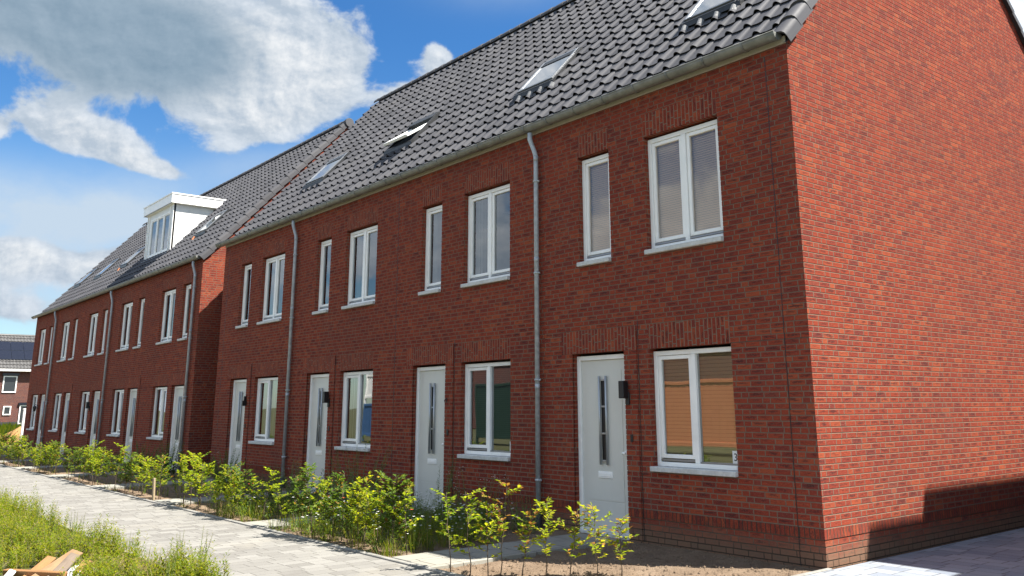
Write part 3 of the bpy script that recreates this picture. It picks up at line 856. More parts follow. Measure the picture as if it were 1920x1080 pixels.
def house(label, x_l, x_r, y0, zoff, win, dr, wid, nar, k, zr0, yr, ncourse, kback, gable_r=False, gable_l=False, pipe_x=None, skylights=(),
          blinds=(None,None,None), covers=(1,1,1), lamp=None, number=None, mirror=False, joint=None, g_over=(0,0)):
    t = thing('terraced_house', label, 'house', ((x_l+x_r)/2, y0, zoff), 0, 'red brick terraced houses in two rows')
    ox = (x_l+x_r)/2
    X = lambda x: x-ox
    holes = []
    def opening(x0, w, z0, z1, lint, lx0=None, lx1=None):
        holes.append((X(x0), X(x0+w), z0, z1+.032, 'open'))
        if lint: holes.append((X(x0), X(x0+w), z1+.032, z1+.032+lint, 'lintel'))
    opening(win, GFW[0], Z2-.062, Z1, .31); opening(wid, UPW[0], Z4-.062, Z3, .31); opening(nar, NAR[0], Z4-.062, Z3, .31)
    holes.append((X(dr), X(dr+1.0), -.134, Z1+.032, 'open'))
    mb = MB()
    T = lambda u, d, z: (u, d, z)
    wall(mb, T, lambda z: X(x_l), lambda z: X(x_r), TOPW, holes, uoff=ox)
    mb.build('facade_wall', [M['brick'], M['band']], t)
    # proud brick surround of the door
    PD = .014
    ds = MB()
    lt0, lt1 = Z1+.032, Z1+.032+.31
    Ts = lambda u, d, z: (u, d-PD, z)
    sw = .225
    for (a, b_) in ((dr-sw, dr), (dr+1.0, dr+1.0+sw)):
        wall(ds, Ts, lambda z, a=a: X(a), lambda z, b_=b_: X(b_), lt0, (), uoff=ox+.31)
        for (a2, b2, kd, idx) in ROWS:
            if b2 > lt0: break
            for xx in (a, b_):
                inner = abs(xx-dr) < 1e-6 or abs(xx-dr-1.0) < 1e-6
                q = [(X(xx),-PD,a2+.011),(X(xx),.012 if inner else 0,a2+.011),(X(xx),.012 if inner else 0,b2),(X(xx),-PD,b2)]
                ds.face(q, [(0.02,idx+.3),(.08,idx+.3),(.08,idx+.9),(.02,idx+.9)])
    u0, u1 = X(dr-sw), X(dr+1.0+sw)
    ds.face([(u0,-PD,lt0),(u1,-PD,lt0),(u1,-PD,lt1),(u0,-PD,lt1)], [(lt0,u0/.0628),(lt0,u1/.0628),(lt1,u1/.0628),(lt1,u0/.0628)])
    for xx in (u0, u1): ds.face([(xx,-PD,lt0),(xx,0,lt0),(xx,0,lt1),(xx,-PD,lt1)], [(0,.3),(.05,.3),(.05,.9),(0,.9)])
    ds.face([(u0,-PD,lt1),(u1,-PD,lt1),(u1,0,lt1),(u0,0,lt1)], [(0,.3),(.05,.3),(.05,.9),(0,.9)])
    ds.face([(u0,-PD,lt0),(u1,-PD,lt0),(u1,0,lt0),(u0,0,lt0)], [(0,.3),(.05,.3),(.05,.9),(0,.9)])
    ds.build('door_surround', [M['brick'], M['band']], t)
    window(t, GFW, X(win), Z2, REC, blinds[0], mirror, covers[0], 'glassgf')
    window(t, UPW, X(wid), Z4, REC, blinds[1], mirror, covers[1], 'glasslow' if number == '3' else 'glass')
    window(t, NAR, X(nar), Z4, REC, blinds[2], mirror, covers[2], 'glasslow' if number == '3' else 'glass')
    door(t, X(dr), REC)
    if lamp: wall_lamp(t, X(dr+1.0+(.06 if not mirror else -1.12)), -PD, 1.74, lamp)
    b = MB(); bx = X(dr+1.0+.105 if not mirror else dr-.105); b.bbox(bx-.02, bx+.02, -PD-.016, -PD, 1.18, 1.27, .004); b.build('doorbell', M['black'], t)
    if number: number_plate(t, X(win+GFW[0]-.10), REC-.006+.03, Z2+.14, number)
    # dilation joints: open dark slits in the brickwork
    for jx in (joint or ()):
        b = MB(); jtop = lt1 if abs(jx-(dr+1.247)) < .02 else TOPW-.1
        for (a2, b2, kd, idx) in ROWS:
            if a2 > jtop: break
            if a2 < 0: continue
            w_ = .0035+.0025*random.random()
            dx = X(jx)+random.uniform(-.002, .002)
            b.box(dx-w_, dx+w_, -.0025, .006, a2, b2)
        b.build('movement_joint', M['black'], t)
    # rear wall and floors close the shell
    yb = yr + (zr0+k*yr-5.80)/kback
    b = MB(); b.face([(X(x_r),yb,-.1),(X(x_l),yb,-.1),(X(x_l),yb,5.78),(X(x_r),yb,5.78)], [(x_r,0),(x_l,0),(x_l,92),(x_r,92)]); b.build('rear_wall', M['brick'], t)
    b = MB(); b.face([(X(x_l)+.01,.17,2.75),(X(x_r)-.01,.17,2.75),(X(x_r)-.01,yb-.01,2.75),(X(x_l)+.01,yb-.01,2.75)]); b.face([(X(x_l)+.01,.17,5.5),(X(x_r)-.01,.17,5.5),(X(x_r)-.01,yb-.01,5.5),(X(x_l)+.01,yb-.01,5.5)])
    b.face([(X(x_l)+.02,.17,0),(X(x_r)-.02,.17,0),(X(x_r)-.02,yb-.01,0),(X(x_l)+.02,yb-.01,0)])
    b.face([(X(x_l)+.02,3.2,0),(X(x_r)-.02,3.2,0),(X(x_r)-.02,3.2,5.5),(X(x_l)+.02,3.2,5.5)])
    b.build('room_wall', M['room'], t)
    # gables
    def gtop_hi(z):
        zz = z+.05
        return yb if zz < 5.80 else max(yr, yr + (zr0+k*yr-zz)/kback)
    def gtop_lo(z):
        zz = z+.07
        return 0. if zz < zr0 else min(yr, (zz-zr0)/k)
    for on, xx, sg in ((gable_r, x_r, 1), (gable_l, x_l, -1)):
        if not on: continue
        g = MB(); xg = X(xx)
        Tg = (lambda u, d, z: (xg-d, u, z)) if sg > 0 else (lambda u, d, z: (xg+d, u, z))
        zr = zr0+k*yr-.06
        wall(g, Tg, gtop_lo, gtop_hi, zr, (), uoff=.137)
        g.build('gable_wall', [M['brick'], M['band']], t)
        if sg < 0: continue
        v = verge(xg, sg, k, zr0, -.06, yr, ncourse)
        v2 = verge(xg, sg, kback, 5.80, 0, yr, ncourse+1, True, yb)
        o = v.build('verge_tiles', M['tile'], t)
        v2.build('verge_tiles', M['tile'], t)
    # roof
    xa, xb = x_l+(.0 if not gable_l else .03), x_r+(.0 if not gable_r else -.06)
    rf = tiles(xa, xb, k, zr0, yr, ncourse)
    for i in range(len(rf.v)): rf.v[i] = (rf.v[i][0]-ox, rf.v[i][1], rf.v[i][2])
    zr = zr0+k*yr
    rf.face([(X(xa),yr,zr),(X(xb),yr,zr),(X(xb),yb+.1,5.70),(X(xa),yb+.1,5.70)], [(300,.2)]*4)
    ro = rf.build('roof', M['tile'], t)
    rd = ridge(X(xa), X(xb)+(.10 if gable_r else 0), yr, zr-.01, gable_r)
    rd.build('ridge_tiles', M['tile'], t)
    b = MB(); b.bbox(X(x_l), X(x_r), -.022, .0, TOPW-.004, TOPW+.085, .003); b.build('fascia', M['cream'], t)
    gutter(t, X(x_l)-(.26 if gable_l else 0), X(x_r)-(.03 if gable_r else 0), 0, zr0+.005, gable_l, gable_r)
    if pipe_x is not None: downpipe(t, X(pipe_x), 0, zr0-.10)
    for s in skylights: skylight(t, X(s[0]), X(s[0])+s[2], k, zr0+.02, s[1], s[1]+.72, *(s[3:]))
    return t, X

OFF = [0, 4.134, 8.27, 12.454]
BND = [0, -4.39, -8.53, -12.69, -17.22]
NL = ['terraced house at the near end with sunlit gable and number 3 in its window',
      'terraced house with dark green reflections downstairs, next to the near end house',
      'red brick terraced house with the tilted open roof window',
      'red brick terraced house at the far end of the nearer row, beside the narrow gap']
NB = [('blindA','blindB','blindB'), ('darkblind','curtain','curtain'), ('curtain','curtain','curtain'), ('curtain','curtain','curtain')]
NC = [(1,1,1), (1,.22,.22), (.22,.3,.5), (.75,.55,.6)]
SKX = [-2.41, -6.34, -10.90, -14.93]
for i in range(4):
    o = OFF[i]
    house(NL[i], BND[i+1], BND[i], 0, 0, -2.336-o, -3.772-o, -2.300-o, -3.600-o, 1.13, 5.83, 4.30, 18, 1.02,
          gable_r=(i == 0), gable_l=(i == 3), pipe_x={1: -4.47, 3: -12.83}.get(i), skylights=[(SKX[i], 1.05, 1.06, 14 if i == 2 else 0, False, 5 if i < 2 else 0)],
          blinds=NB[i], covers=NC[i], lamp=['updown', 'bracket', 'updown', 'box'][i], number=['3', '5', None, None][i],
          joint={0: [-.31, -2.525], 1: [-2.525-o], 2: [-8.55, -2.525-o], 3: [-2.525-o, -16.9]}[i])

FX = -18.69; FW = 4.178
FL = ['red brick terraced house with white box dormer, second from the narrow gap in the further row', 'x']
FLAB = ['terraced house at the near end of the further row, beside the narrow gap',
        'red brick terraced house carrying the white box dormer on its roof',
        'terraced house in the further row just past the dormer, black lamp by its door',
        'red brick terraced house in the further row, second from its far end',
        'terraced house at the far left end of the further row']
FSK = [[(-22.86, 1.12, 1.0, 0, True, 1)], [], [(-31.2, 1.12, 1.0, 0, True, 1)], [(-34.9, 1.12, 1.0, 0)], [(-38.3, 1.12, 1.0, 0)]]
far = []
for i in range(5):
    xr_ = FX - i*FW; xl_ = xr_ - FW
    th, X = house(FLAB[i], xl_, xr_, -.06, -.065, xr_-2.74-.645, xr_-1.16-.5, xr_-2.70-.62, xr_-1.12-.315, 1.125, 5.765, 4.20, 18, 1.10,
          gable_r=(i == 0), gable_l=(i == 4), pipe_x={0: xr_-.36, 2: xr_-.10-.0, 4: xr_-.05}.get(i), skylights=FSK[i],
          blinds=('curtain', 'curtain', 'curtain'), covers=(.6, .5, .5), lamp={2: 'updown', 4: 'lantern'}.get(i), mirror=True)
    far.append((th, X))

# ------------------------------------------------------------------ dormer on the further row
def dormer():
    th, X = far[1]
    x0, x1 = X(-27.55), X(-24.72); yF = .90; yo = th.location.y; zo = th.location.z
    yf = yF-yo
    zb, zt = 6.75-zo, 8.42-zo
    k, zr0 = 1.125, 5.765
    yat = lambda z: (z-zr0)/k
    b = MB()
    # cheeks and front panels
    def cheek(x, sg):
        b.face([(x,yf,zb-.1),(x,yat(zb)-.0,zb-.1),(x,yat(zt)+.12,zt),(x,yf,zt)])
    for x in (x0, x0+.05, x1-.05, x1): cheek(x, 1)
    fw = [(x0,x0+.42),(x1-.30,x1)]
    wx0, wx1 = x0+.42, x1-.30
    for a, c in fw: b.box(a, c, yf, yf+.06, zb-.1, zt)
    b.box(wx0, wx1, yf+.001, yf+.06, zt-.20, zt); b.box(wx0, wx1, yf+.001, yf+.06, zb-.1, zb+.08)
    o = b.build('dormer', M['panel'], th)
    for a in (x0+.02, x0+.20, x1-.32, x1-.03):
        t = MB(); t.bbox(a, a+.045, yf-.025, yf, zb, zt-.02, .004); t.build('trim_board', M['white'], o)
    r = MB(); ov = .14
    ye = yat(zt+.36)
    r.face([(x0-ov,yf-ov,zt),(x1+ov,yf-ov,zt),(x1+ov,ye-.15,zt),(x0-ov,ye-.15,zt)])
    r.box(x0-ov, x1+ov, yf-ov, yf-ov+.03, zt, zt+.30); 
    for xx in (x0-ov, x1+ov-.03):
        r.box(xx, xx+.03, yf-ov+.03, yf+.9, zt, zt+.30)
        r.face([(xx,yf+.9,zt),(xx,yat(zt)+.02,zt),(xx,yat(zt+.30)+.02,zt+.30),(xx,yf+.9,zt+.30)])
        r.face([(xx+.03,yf+.9,zt),(xx+.03,yat(zt)+.02,zt),(xx+.03,yat(zt+.30)+.02,zt+.30),(xx+.03,yf+.9,zt+.30)])
    r.box(x0-ov-.02, x1+ov+.02, yf-ov-.02, yat(zt+.33)+.05, zt+.301, zt+.345)
    r.build('dormer_roof', M['white'], o)
    w = wx1-wx0; h = (zt-.20)-(zb+.08)
    f = MB(); t = .055
    f.bbox(0,t,0,.07,0,h,.004); f.bbox(w-t,w,0,.07,0,h,.004); f.bbox(t,w-t,.001,.07,h-t,h,.004); f.bbox(t,w-t,-.01,.07,0,t,.004)
    n = 3
    for i in range(1, n): f.bbox(w*i/n-.035, w*i/n+.035, -.004, .07, t, h-t, .004)
    fo = f.build('window_frame', M['white'], o, (wx0, yf-.01, zb+.08))
    for i in range(n):
        a, c = w*i/n+(t if i == 0 else .035), w*(i+1)/n-(t if i == n-1 else .035)
        s = MB(); q = .045
        s.bbox(a,a+q,.012,.06,t,h-t,.004); s.bbox(c-q,c,.012,.06,t,h-t,.004); s.bbox(a+q,c-q,.013,.06,t,t+q,.004); s.bbox(a+q,c-q,.013,.06,h-t-q,h-t,.004)
        s.build('sash', M['white'], o, (wx0, yf-.01, zb+.08))
        g = MB(); g.face([(a+q,.035,t+q),(c-q,.035,t+q),(c-q,.035,h-t-q),(a+q,.035,h-t-q)]); g.build('pane', M['glass'], o, (wx0, yf-.01, zb+.08))
    c = MB()
    for i in range(30):
        p, q = .05+(w*.5-.05)*i/30, .05+(w*.5-.05)*(i+1)/30
        c.face([(p,.14+.02*math.sin(i*1.4),.05),(q,.14+.02*math.sin((i+1)*1.4),.05),(q,.14+.02*math.sin((i+1)*1.4),h-.05),(p,.14+.02*math.sin(i*1.4),h-.05)])
    c.build('curtain', M['curtain'], o, (wx0, yf-.01, zb+.08))
    ap = MB(); ap.face([(x0-.05,yf-.14,zr0+k*(yf-.14)+.07),(x1+.05,yf-.14,zr0+k*(yf-.14)+.07),(x1+.05,yf+.0,zb+.09),(x0-.05,yf+.0,zb+.09)]); ap.build('apron', M['lead'], o)
dormer()

# ------------------------------------------------------------------ ground
def sheet(name, x0, x1, y0, y1, z, mat, nx=1, ny=1, amp=0, sc=2., edge=0):
    b = MB()
    def H(x, y):
        if not amp: return z
        return z + amp*(mnoise.noise(Vector((x*sc, y*sc, 3))) + .5*mnoise.noise(Vector((x*sc*3, y*sc*3, 9))))
    n = (nx+1)*(ny+1)
    for j in range(ny+1):
        for i in range(nx+1):
            x = x0+(x1-x0)*i/nx; y = y0+(y1-y0)*j/ny
            b.v.append((x, y, H(x, y)))
    for j in range(ny):
        for i in range(nx):
            a = j*(nx+1)+i
            b.f.append((a, a+1, a+nx+2, a+nx+1)); b.uv.append([(0,0)]*4); b.mi.append(0); b.sm.append(True)
    return tag(b.build(name, mat), kind='structure')
sheet('ground', -700, 500, -500, 700, -.16, M['ground'])
sheet('soil', -40.5, .045, -2.98, .02, -.015, M['soil'], 620, 60, .024, 3.4)
sheet('path', -60, 12, -5.0, -3.06, 0, M['path'])
sheet('verge', -70, 14, -16, -5.05, -.03, M['ground'], 160, 40, .05, .8)
sheet('driveway', .055, 4.0, -3.05, 22, .004, M['drive'])
b = MB()
xx = -41.
while xx < .0:
    b.bbox(xx, xx+.992, -3.055, -2.985, -.1, .018, .006); xx += 1.0
tag(b.build('kerb', M['kerb']), kind='structure')
b = MB()
xx = -60.
while xx < 12:
    b.bbox(xx, xx+.992, -5.055, -5.0, -.1, .010, .006); xx += 1.0
tag(b.build('kerb', M['kerb']), kind='structure')
b = MB(); yy = -2.98
while yy < 0: b.bbox(-.002, .052, yy, yy+.992, -.1, .014, .006); yy += 1.0
tag(b.build('kerb', M['kerb']), kind='structure')
b = MB()
for i in range(28):
    for j in range(7):
        def q(i, j):
            a = 2*PI*i/28; t = j/7; x = .95*t*math.cos(a); y = .34*t*math.sin(a)
            return (x, y, .075*(1-t*t) - .03*t + .03*mnoise.noise(Vector((x*6, y*6, 2))) + .015*mnoise.noise(Vector((x*19, y*19, 4))))
        b.face([q(i,j), q(i,j+1), q(i+1,j+1), q(i+1,j)], None, 0, True)
M['earth'] = soil_mat('dark_trampled_earth', (.13,.085,.05), (.21,.145,.085), (.30,.22,.13))
tag(b.build('soil', M['earth'], None, (-4.75,-5.32,-.03), weld=True), kind='structure')
# slab paths to the doors
for i in range(4):
    x0 = -3.52-OFF[i]
    b = MB(); yy = -2.98
    for r_ in range(7):
        if yy > -.16: break
        for c_ in range(2):
            dz = random.Random(i*31+r_*2+c_).uniform(-.004, .004)
            b.bbox(x0+c_*.402, x0+c_*.402+.398, yy, yy+.397, -.05, .022+dz, .004)
        yy += .40
    tag(b.build('path', M['slab']), kind='structure')
for i in range(5):
    x0 = FX-i*FW-1.16-.4
    b = MB(); yy = -2.98
    for r_ in range(7):
        for c_ in range(2): b.bbox(x0+c_*.402, x0+c_*.402+.398, yy, yy+.397, -.05, .02, .004)
        yy += .40
    tag(b.build('path', M['slab']), kind='structure')

# crumbs and small stones on the bare bed by the corner
rnd = random.Random(5)
b = MB()
for i in range(3600):
    x = -2.7*rnd.random()**1.0 - .02; y = -2.95+2.9*rnd.random(); r = .004+.017*rnd.random()**4
    c = Vector((x, y, -.005 + r*.3)); n = 5
    q = [c + Vector((r*math.cos(2*PI*j/n+i)*rnd.uniform(.7,1.2), r*math.sin(2*PI*j/n+i)*rnd.uniform(.7,1.2), -r*.5)) for j in range(n)]
    top = c + Vector((rnd.uniform(-r,r)*.3, rnd.uniform(-r,r)*.3, r*.35))
    for j in range(n): b.face([q[j], q[(j+1) % n], top])
tag(b.build('soil_crumbs', M['soil']), kind='stuff')

# ------------------------------------------------------------------ young beech hedge
def sapling_meshes(seed, h, brown=0., dense=1.0, dark=False):
    r = random.Random(seed)
    st = MB(); lf = MB()
    pts = [Vector((0,0,-.03))]; n = 7
    lean = Vector((r.uniform(-.08,.08), r.uniform(-.08,.08), 0))
    for i in range(1, n+1):
        t = i/n; pts.append(Vector((lean.x*t*h*2+r.uniform(-.012,.012), lean.y*t*h*2+r.uniform(-.012,.012), h*t)))
    st.tube(pts, [.0065-.005*i/n for i in range(n+1)], 5)
    def at(t):
        f = t*n; i = min(n-1, int(f)); return pts[i].lerp(pts[i+1], f-i)
    def put(p, d, big=1.):
        L = r.uniform(.040,.070)*big; W = L*r.uniform(.55,.7)
        dd = (d + Vector((r.uniform(-.6,.6), r.uniform(-.6,.6), r.uniform(-.35,.3)))).normalized()
        sd = Vector((0,0,1)).cross(dd) + Vector((r.uniform(-.4,.4), r.uniform(-.4,.4), r.uniform(-.4,.4)))
        mi = 1 if (r.random() < brown*(.35+1.3*max(0, p.z/h-.35))) else 0
        lf.leaf(p, dd, sd, L, W, mi)
    nt = int(r.randint(11, 16)*dense)
    for j in range(nt):
        t = .24+.74*(j+r.random()*.8)/nt
        p = at(min(t,.99)); a = r.uniform(0, 2*PI)
        d = Vector((math.cos(a), math.sin(a), r.uniform(.25,.8))).normalized()
        L = r.uniform(.10,.27)*(1.15-.75*abs(t-.55))*(h/.75)
        m = p + d*L*.5 + Vector((0,0,-.004)); e = p + d*L + Vector((0,0,r.uniform(-.02,.02)))
        st.tube([p, m, e], [.003, .0022, .001], 4, cap=False)
        nl = max(3, int(L/.0165))
        for q in range(nl):
            tt = .15+.85*(q+.5)/nl
            pp = p.lerp(m, tt*2) if tt < .5 else m.lerp(e, tt*2-1)
            sd = d.cross(Vector((0,0,1))); sd = sd*(1 if q % 2 else -1)
            put(pp, d*.5+sd*.8)
            if r.random() < .35: put(pp, d*.6-sd*.6, .85)
    for q in range(int(9*dense)): put(at(r.uniform(.6,1)), Vector((r.uniform(-1,1), r.uniform(-1,1), .5)))
    return st, lf
def make_sapling(mats, st, lf, label, loc, rz, sc, group='young beech saplings of the hedge'):
    t = thing('beech_sapling', label, 'sapling', loc, rz, group)
    t.scale = (sc, sc, sc)
    link('stem', st, t); link('foliage', lf, t)
    return t
NEAR = [(-2.50,-2.90,.76,0,'beech sapling on the slab path edge, leftmost of the sparse ones'),
        (-2.16,-2.90,.80,.1,'sparse beech sapling, pale green, second along from the concrete slab path'),
        (-2.02,-2.78,.66,.15,'short thin beech sapling close against the tall brown-tipped one'),
        (-1.93,-2.70,.88,.75,'tallest near beech sapling with scorched brown leaves at its tip'),
        (-1.78,-2.55,.58,.7,'low beech sapling with orange brown top just right of the tall brown-tipped one'),
        (-1.62,-2.38,.72,.05,'green beech sapling standing in front of the foot of the drain pipe'),
        (-1.42,-2.24,.62,.55,'bushy low beech sapling in front of the grey door, browned leaves'),
        (-1.26,-2.02,.66,.45,'yellow and brown beech sapling in front of the lower door panel'),
        (-1.16,-1.78,.52,.5,'rightmost beech sapling on the bare soil, yellowed leaves')]
for i, (x, y, h, br, lab) in enumerate(NEAR):
    st, lf = sapling_meshes(100+i, h, br*.55, .85 if i < 2 else 1.0)
    make_sapling(None, st.mesh('stem', [M['stem']]), lf.mesh('foliage', [M['beech'], M['brown']]), lab, (x, y, 0), 0, 1)
VAR = []
for i in range(9):
    st, lf = sapling_meshes(300+i, .74, .02 if i % 4 else .12, (1.0,1.3,1.6)[i % 3])
    VAR.append((st.mesh('stem', [M['stem']]), lf.mesh('foliage', [M['beech'] if i % 4 else M['beechdk'], M['brown']])))
GATES = [(-3.55-o, -2.72-o) for o in OFF] + [(FX-i*FW-1.62, FX-i*FW-.70) for i in range(5)]
rnd = random.Random(11)
x = -3.75; n = 0
while x > -41 and n < 190:
    gate = [g for g in GATES if g[0]-.02 < x < g[1]+.02]
    if not gate:
        st, lf = rnd.choice(VAR)
        yb = -2.72 + rnd.uniform(-.13, .11)
        sc = rnd.choice((.58,.74,.84,.92,1.0,1.12))*rnd.uniform(.94,1.06)
        lab = ('leafy beech sapling of the dense hedge beside the nearer brick row' if x > -17.5 else 'leafy beech sapling of the hedge beside the further brick row')
        make_sapling(None, st, lf, lab, (x, yb, 0), rnd.uniform(0, 6.28), sc, 'beech hedge beside the nearer row' if x > -17.5 else 'beech hedge beside the further row')
        n += 1
    x -= rnd.choice((.12,.16,.2,.24,.42))*rnd.uniform(.85,1.15)

# ------------------------------------------------------------------ weeds
def weed_meshes(seed, h, nst, spread, leafL, leafW, dens, flower=None, side=True, tipseed=False):
    r = random.Random(seed); st = MB(); lf = MB()
    for s in range(nst):
        a = r.uniform(0, 2*PI); q = spread*math.sqrt(r.random())
        b0 = Vector((q*.35*math.cos(a), q*.35*math.sin(a), -.03)); hh = h*r.uniform(.6, 1)
        e = Vector((q*math.cos(a), q*math.sin(a), hh))
        m = b0.lerp(e, .5) + Vector((r.uniform(-.03,.03), r.uniform(-.03,.03), .03))
        st.tube([b0, m, e], [.005, .0038, .0012], 4, cap=False)
        nl = int(dens*hh)
        for i in range(nl):
            t = .12+.88*(i+r.random())/nl
            p = b0.lerp(m, t*2) if t < .5 else m.lerp(e, t*2-1)
            an = i*2.4+r.uniform(-.5,.5)
            d = Vector((math.cos(an), math.sin(an), r.uniform(.1,.8)))
            L = leafL*(1.15-.75*t)*r.uniform(.7,1.2)
            lf.leaf(p, d, Vector((0,0,1)).cross(d)+Vector((0,0,r.uniform(-.3,.3))), L, L*leafW, 1 if (tipseed and t > .72) else 0)
        if flower:
            for f in range(r.randint(1, 3)):
                c = e + Vector((r.uniform(-.05,.05), r.uniform(-.05,.05), r.uniform(-.03,.03)))
                for k_ in range(6):
                    an = 2*PI*k_/6
                    lf.leaf(c, Vector((math.cos(an), math.sin(an), .25)), Vector((-math.sin(an), math.cos(an), 0)), .013, .010, 2)
    return st, lf
def weed(loc, label, st, lf, mats, group=None, name='weed_plant', rz=0, sc=1):
    t = thing(name, label, 'weed', loc, rz, group)
    t.scale = (sc, sc, sc)
    if isinstance(st, MB):
        st = st.mesh('stem', [M['gstem']]); lf = lf.mesh('foliage', mats)
    link('stem', st, t); link('foliage', lf, t)
    return st, lf
WM = [M['weed'], M['seed'], M['petal']]
weed((-7.95,-1.00,0), 'tall dark green weed clump under the window with the brightest reflections', *weed_meshes(1, 1.12, 26, .62, .085, .24, 58), WM)
weed((-9.75,-1.25,0), 'grey-green upright weed in front of a grey door, second house from the gap', *weed_meshes(2, .86, 12, .24, .075, .22, 70), [M['weedblue'], M['seed'], M['petal']])
weed((-5.75,-.85,0), 'lanky dark weed with pointed leaves at the edge of the second grey door', *weed_meshes(3, .95, 7, .26, .085, .26, 46), WM)
weed((-6.15,-1.3,0), 'low feathery weed before the second grey door', *weed_meshes(4, .48, 14, .3, .06, .2, 70), [M['weedblue'], M['seed'], M['petal']])
weed((-4.95,-.80,0), 'dark weed with drooping dry stalk at the wall below the second window', *weed_meshes(5, .78, 14, .48, .075, .24, 60, True), WM)
weed((-14.3,-.75,0), 'rounded dark shrubby weed at the foot of the corner by the gap', *weed_meshes(6, .78, 22, .42, .08, .45, 60), WM)
weed((-17.6,-.9,0), 'dark bushy weed standing in the gap between the rows', *weed_meshes(7, .95, 26, .45, .08, .45, 60), WM)
weed((-13.2,-1.05,0), 'white flowering weed near the foot of the third downpipe', *weed_meshes(8, .80, 14, .45, .06, .3, 55, True), WM)
weed((-19.3,-1.0,0), 'dark leafy weed at the door nearest the gap in the further row', *weed_meshes(9, .85, 22, .6, .08, .4, 60), WM)
weed((-21.4,-1.2,0), 'dark leafy weed under the nearest window of the further row', *weed_meshes(10, .60, 20, .6, .08, .4, 60), WM)
weed((-7.2,-1.5,0), 'spreading mid green weed between the dark clump and the second door path', *weed_meshes(21, .72, 22, .5, .08, .28, 55), [M['weedblue'], M['seed'], M['petal']])
weed((-8.7,-1.6,0), 'mid green weed left of the dark clump, behind the thick hedge', *weed_meshes(22, .70, 22, .5, .08, .28, 55, True), WM)
weed((-5.0,-1.7,0), 'daisy-topped weed in the bed left of the concrete slab path', *weed_meshes(23, .55, 20, .45, .06, .25, 50, True), [M['weedblue'], M['seed'], M['petal']])
weed((-10.9,-1.3,0), 'bushy weed left of the grey-green upright weed', *weed_meshes(24, .62, 20, .45, .08, .35, 55), WM)
weed((-4.15,-.55,0), 'low dark weed at the foot of the nearest downpipe', *weed_meshes(12, .50, 12, .32, .07, .3, 60), WM)

# daisies and grasses of the overgrown bed: nobody could count them
def bed_growth():
    r = random.Random(21); g = MB()
    def tuft(x, y, h, n, sp, wide=.006):
        for i in range(n):
            a = r.uniform(0, 2*PI); q = sp*r.random()
            p = Vector((x+q*.4*math.cos(a), y+q*.4*math.sin(a), -.02)); e = Vector((x+q*1.4*math.cos(a), y+q*1.4*math.sin(a), h*r.uniform(.5,1)))
            d = e-p; sd = Vector((-math.sin(a), math.cos(a), 0))*wide
            m = p + d*.55 + Vector((0,0,h*.10))
            mi = 1 if r.random() < .55 else (2 if r.random() < .6 else 0)
            g.face([p-sd*.5, p+sd*.5, m+sd*.5, m-sd*.5], None, mi); g.face([m-sd*.5, m+sd*.5, e], None, mi)
    for i in range(620):
        x = r.uniform(-9.3, -3.65); y = r.uniform(-2.95, -.25)
        if any(a-.02 < x < b_+.02 for a, b_ in GATES): continue
        if x > -4.3 and y > -1.3: continue
        tuft(x, y, r.uniform(.10,.30)*(1.1 if y < -1.6 else .9), 12, .17, .0045)
    for i in range(420):
        x = r.uniform(-40, -9.3); y = r.uniform(-2.95, -.25)
        if any(a-.02 < x < b_+.02 for a, b_ in GATES): continue
        tuft(x, y, r.uniform(.06,.24), 7, .13, .008)
    for i in range(560):
        x = r.uniform(-9.4, -3.7); y = -.3 - 2.6*r.random()
        if any(a-.02 < x < b_+.02 for a, b_ in GATES) or (x > -4.4 and y > -1.2): continue
        h = r.uniform(.16,.46)*(.75 if y < -2.5 else 1)
        for s_ in range(3):
            p = Vector((x, y, -.02)); e = Vector((x+r.uniform(-.14,.14), y+r.uniform(-.14,.14), h*r.uniform(.6,1)))
            g.face([p-Vector((.002,0,0)), p+Vector((.002,0,0)), e], None, 0)
            for q_ in range(int(38*h)+3):
                t = .15+.85*r.random(); an = q_*2.4+s_; d = Vector((math.cos(an), math.sin(an), r.uniform(.1,.9))); L = (.06-.03*t)*r.uniform(.7,1.2)
                g.leaf(p.lerp(e, t), d, Vector((-math.sin(an), math.cos(an), r.uniform(-.3,.3))), L, L*.3, 0 if r.random() < .6 else 1)
    for i in range(520):       # daisies
        x = r.gauss(-5.6, 1.1); y = r.uniform(-2.8, -.6); h = r.uniform(.16,.44)
        if not -9 < x < -3.7 or any(a < x < b_ for a, b_ in GATES): continue
        c = Vector((x, y, h)); g.face([(x-.0015,y,0),(x+.0015,y,0),(x+.0015,y,h),(x-.0015,y,h)], None, 0)
        for k_ in range(6):
            an = 2*PI*k_/6+i
            g.leaf(c, Vector((math.cos(an), math.sin(an), .35)), Vector((-math.sin(an), math.cos(an), 0)), .020, .015, 3)
    for i in range(14):
        x = r.uniform(-12, -3.8); y = -2.6+r.uniform(-.2,.3); h = r.uniform(.3,.55); c = Vector((x, y, h))
        g.face([(x-.0015,y,0),(x+.0015,y,0),(x+.0015,y,h),(x-.0015,y,h)], None, 0)
        for k_ in range(5):
            an = 2*PI*k_/5+i; g.leaf(c, Vector((math.cos(an), math.sin(an), .5)), Vector((-math.sin(an), math.cos(an), 0)), .03, .028, 4)
    o = g.build('bed_weeds', [M['weed'], M['grass'], M['dry'], M['petal'], M['poppy']])
    tag(o, 'grass and small white daisies overgrowing the bed behind the hedge', 'weeds', kind='stuff')
bed_growth()

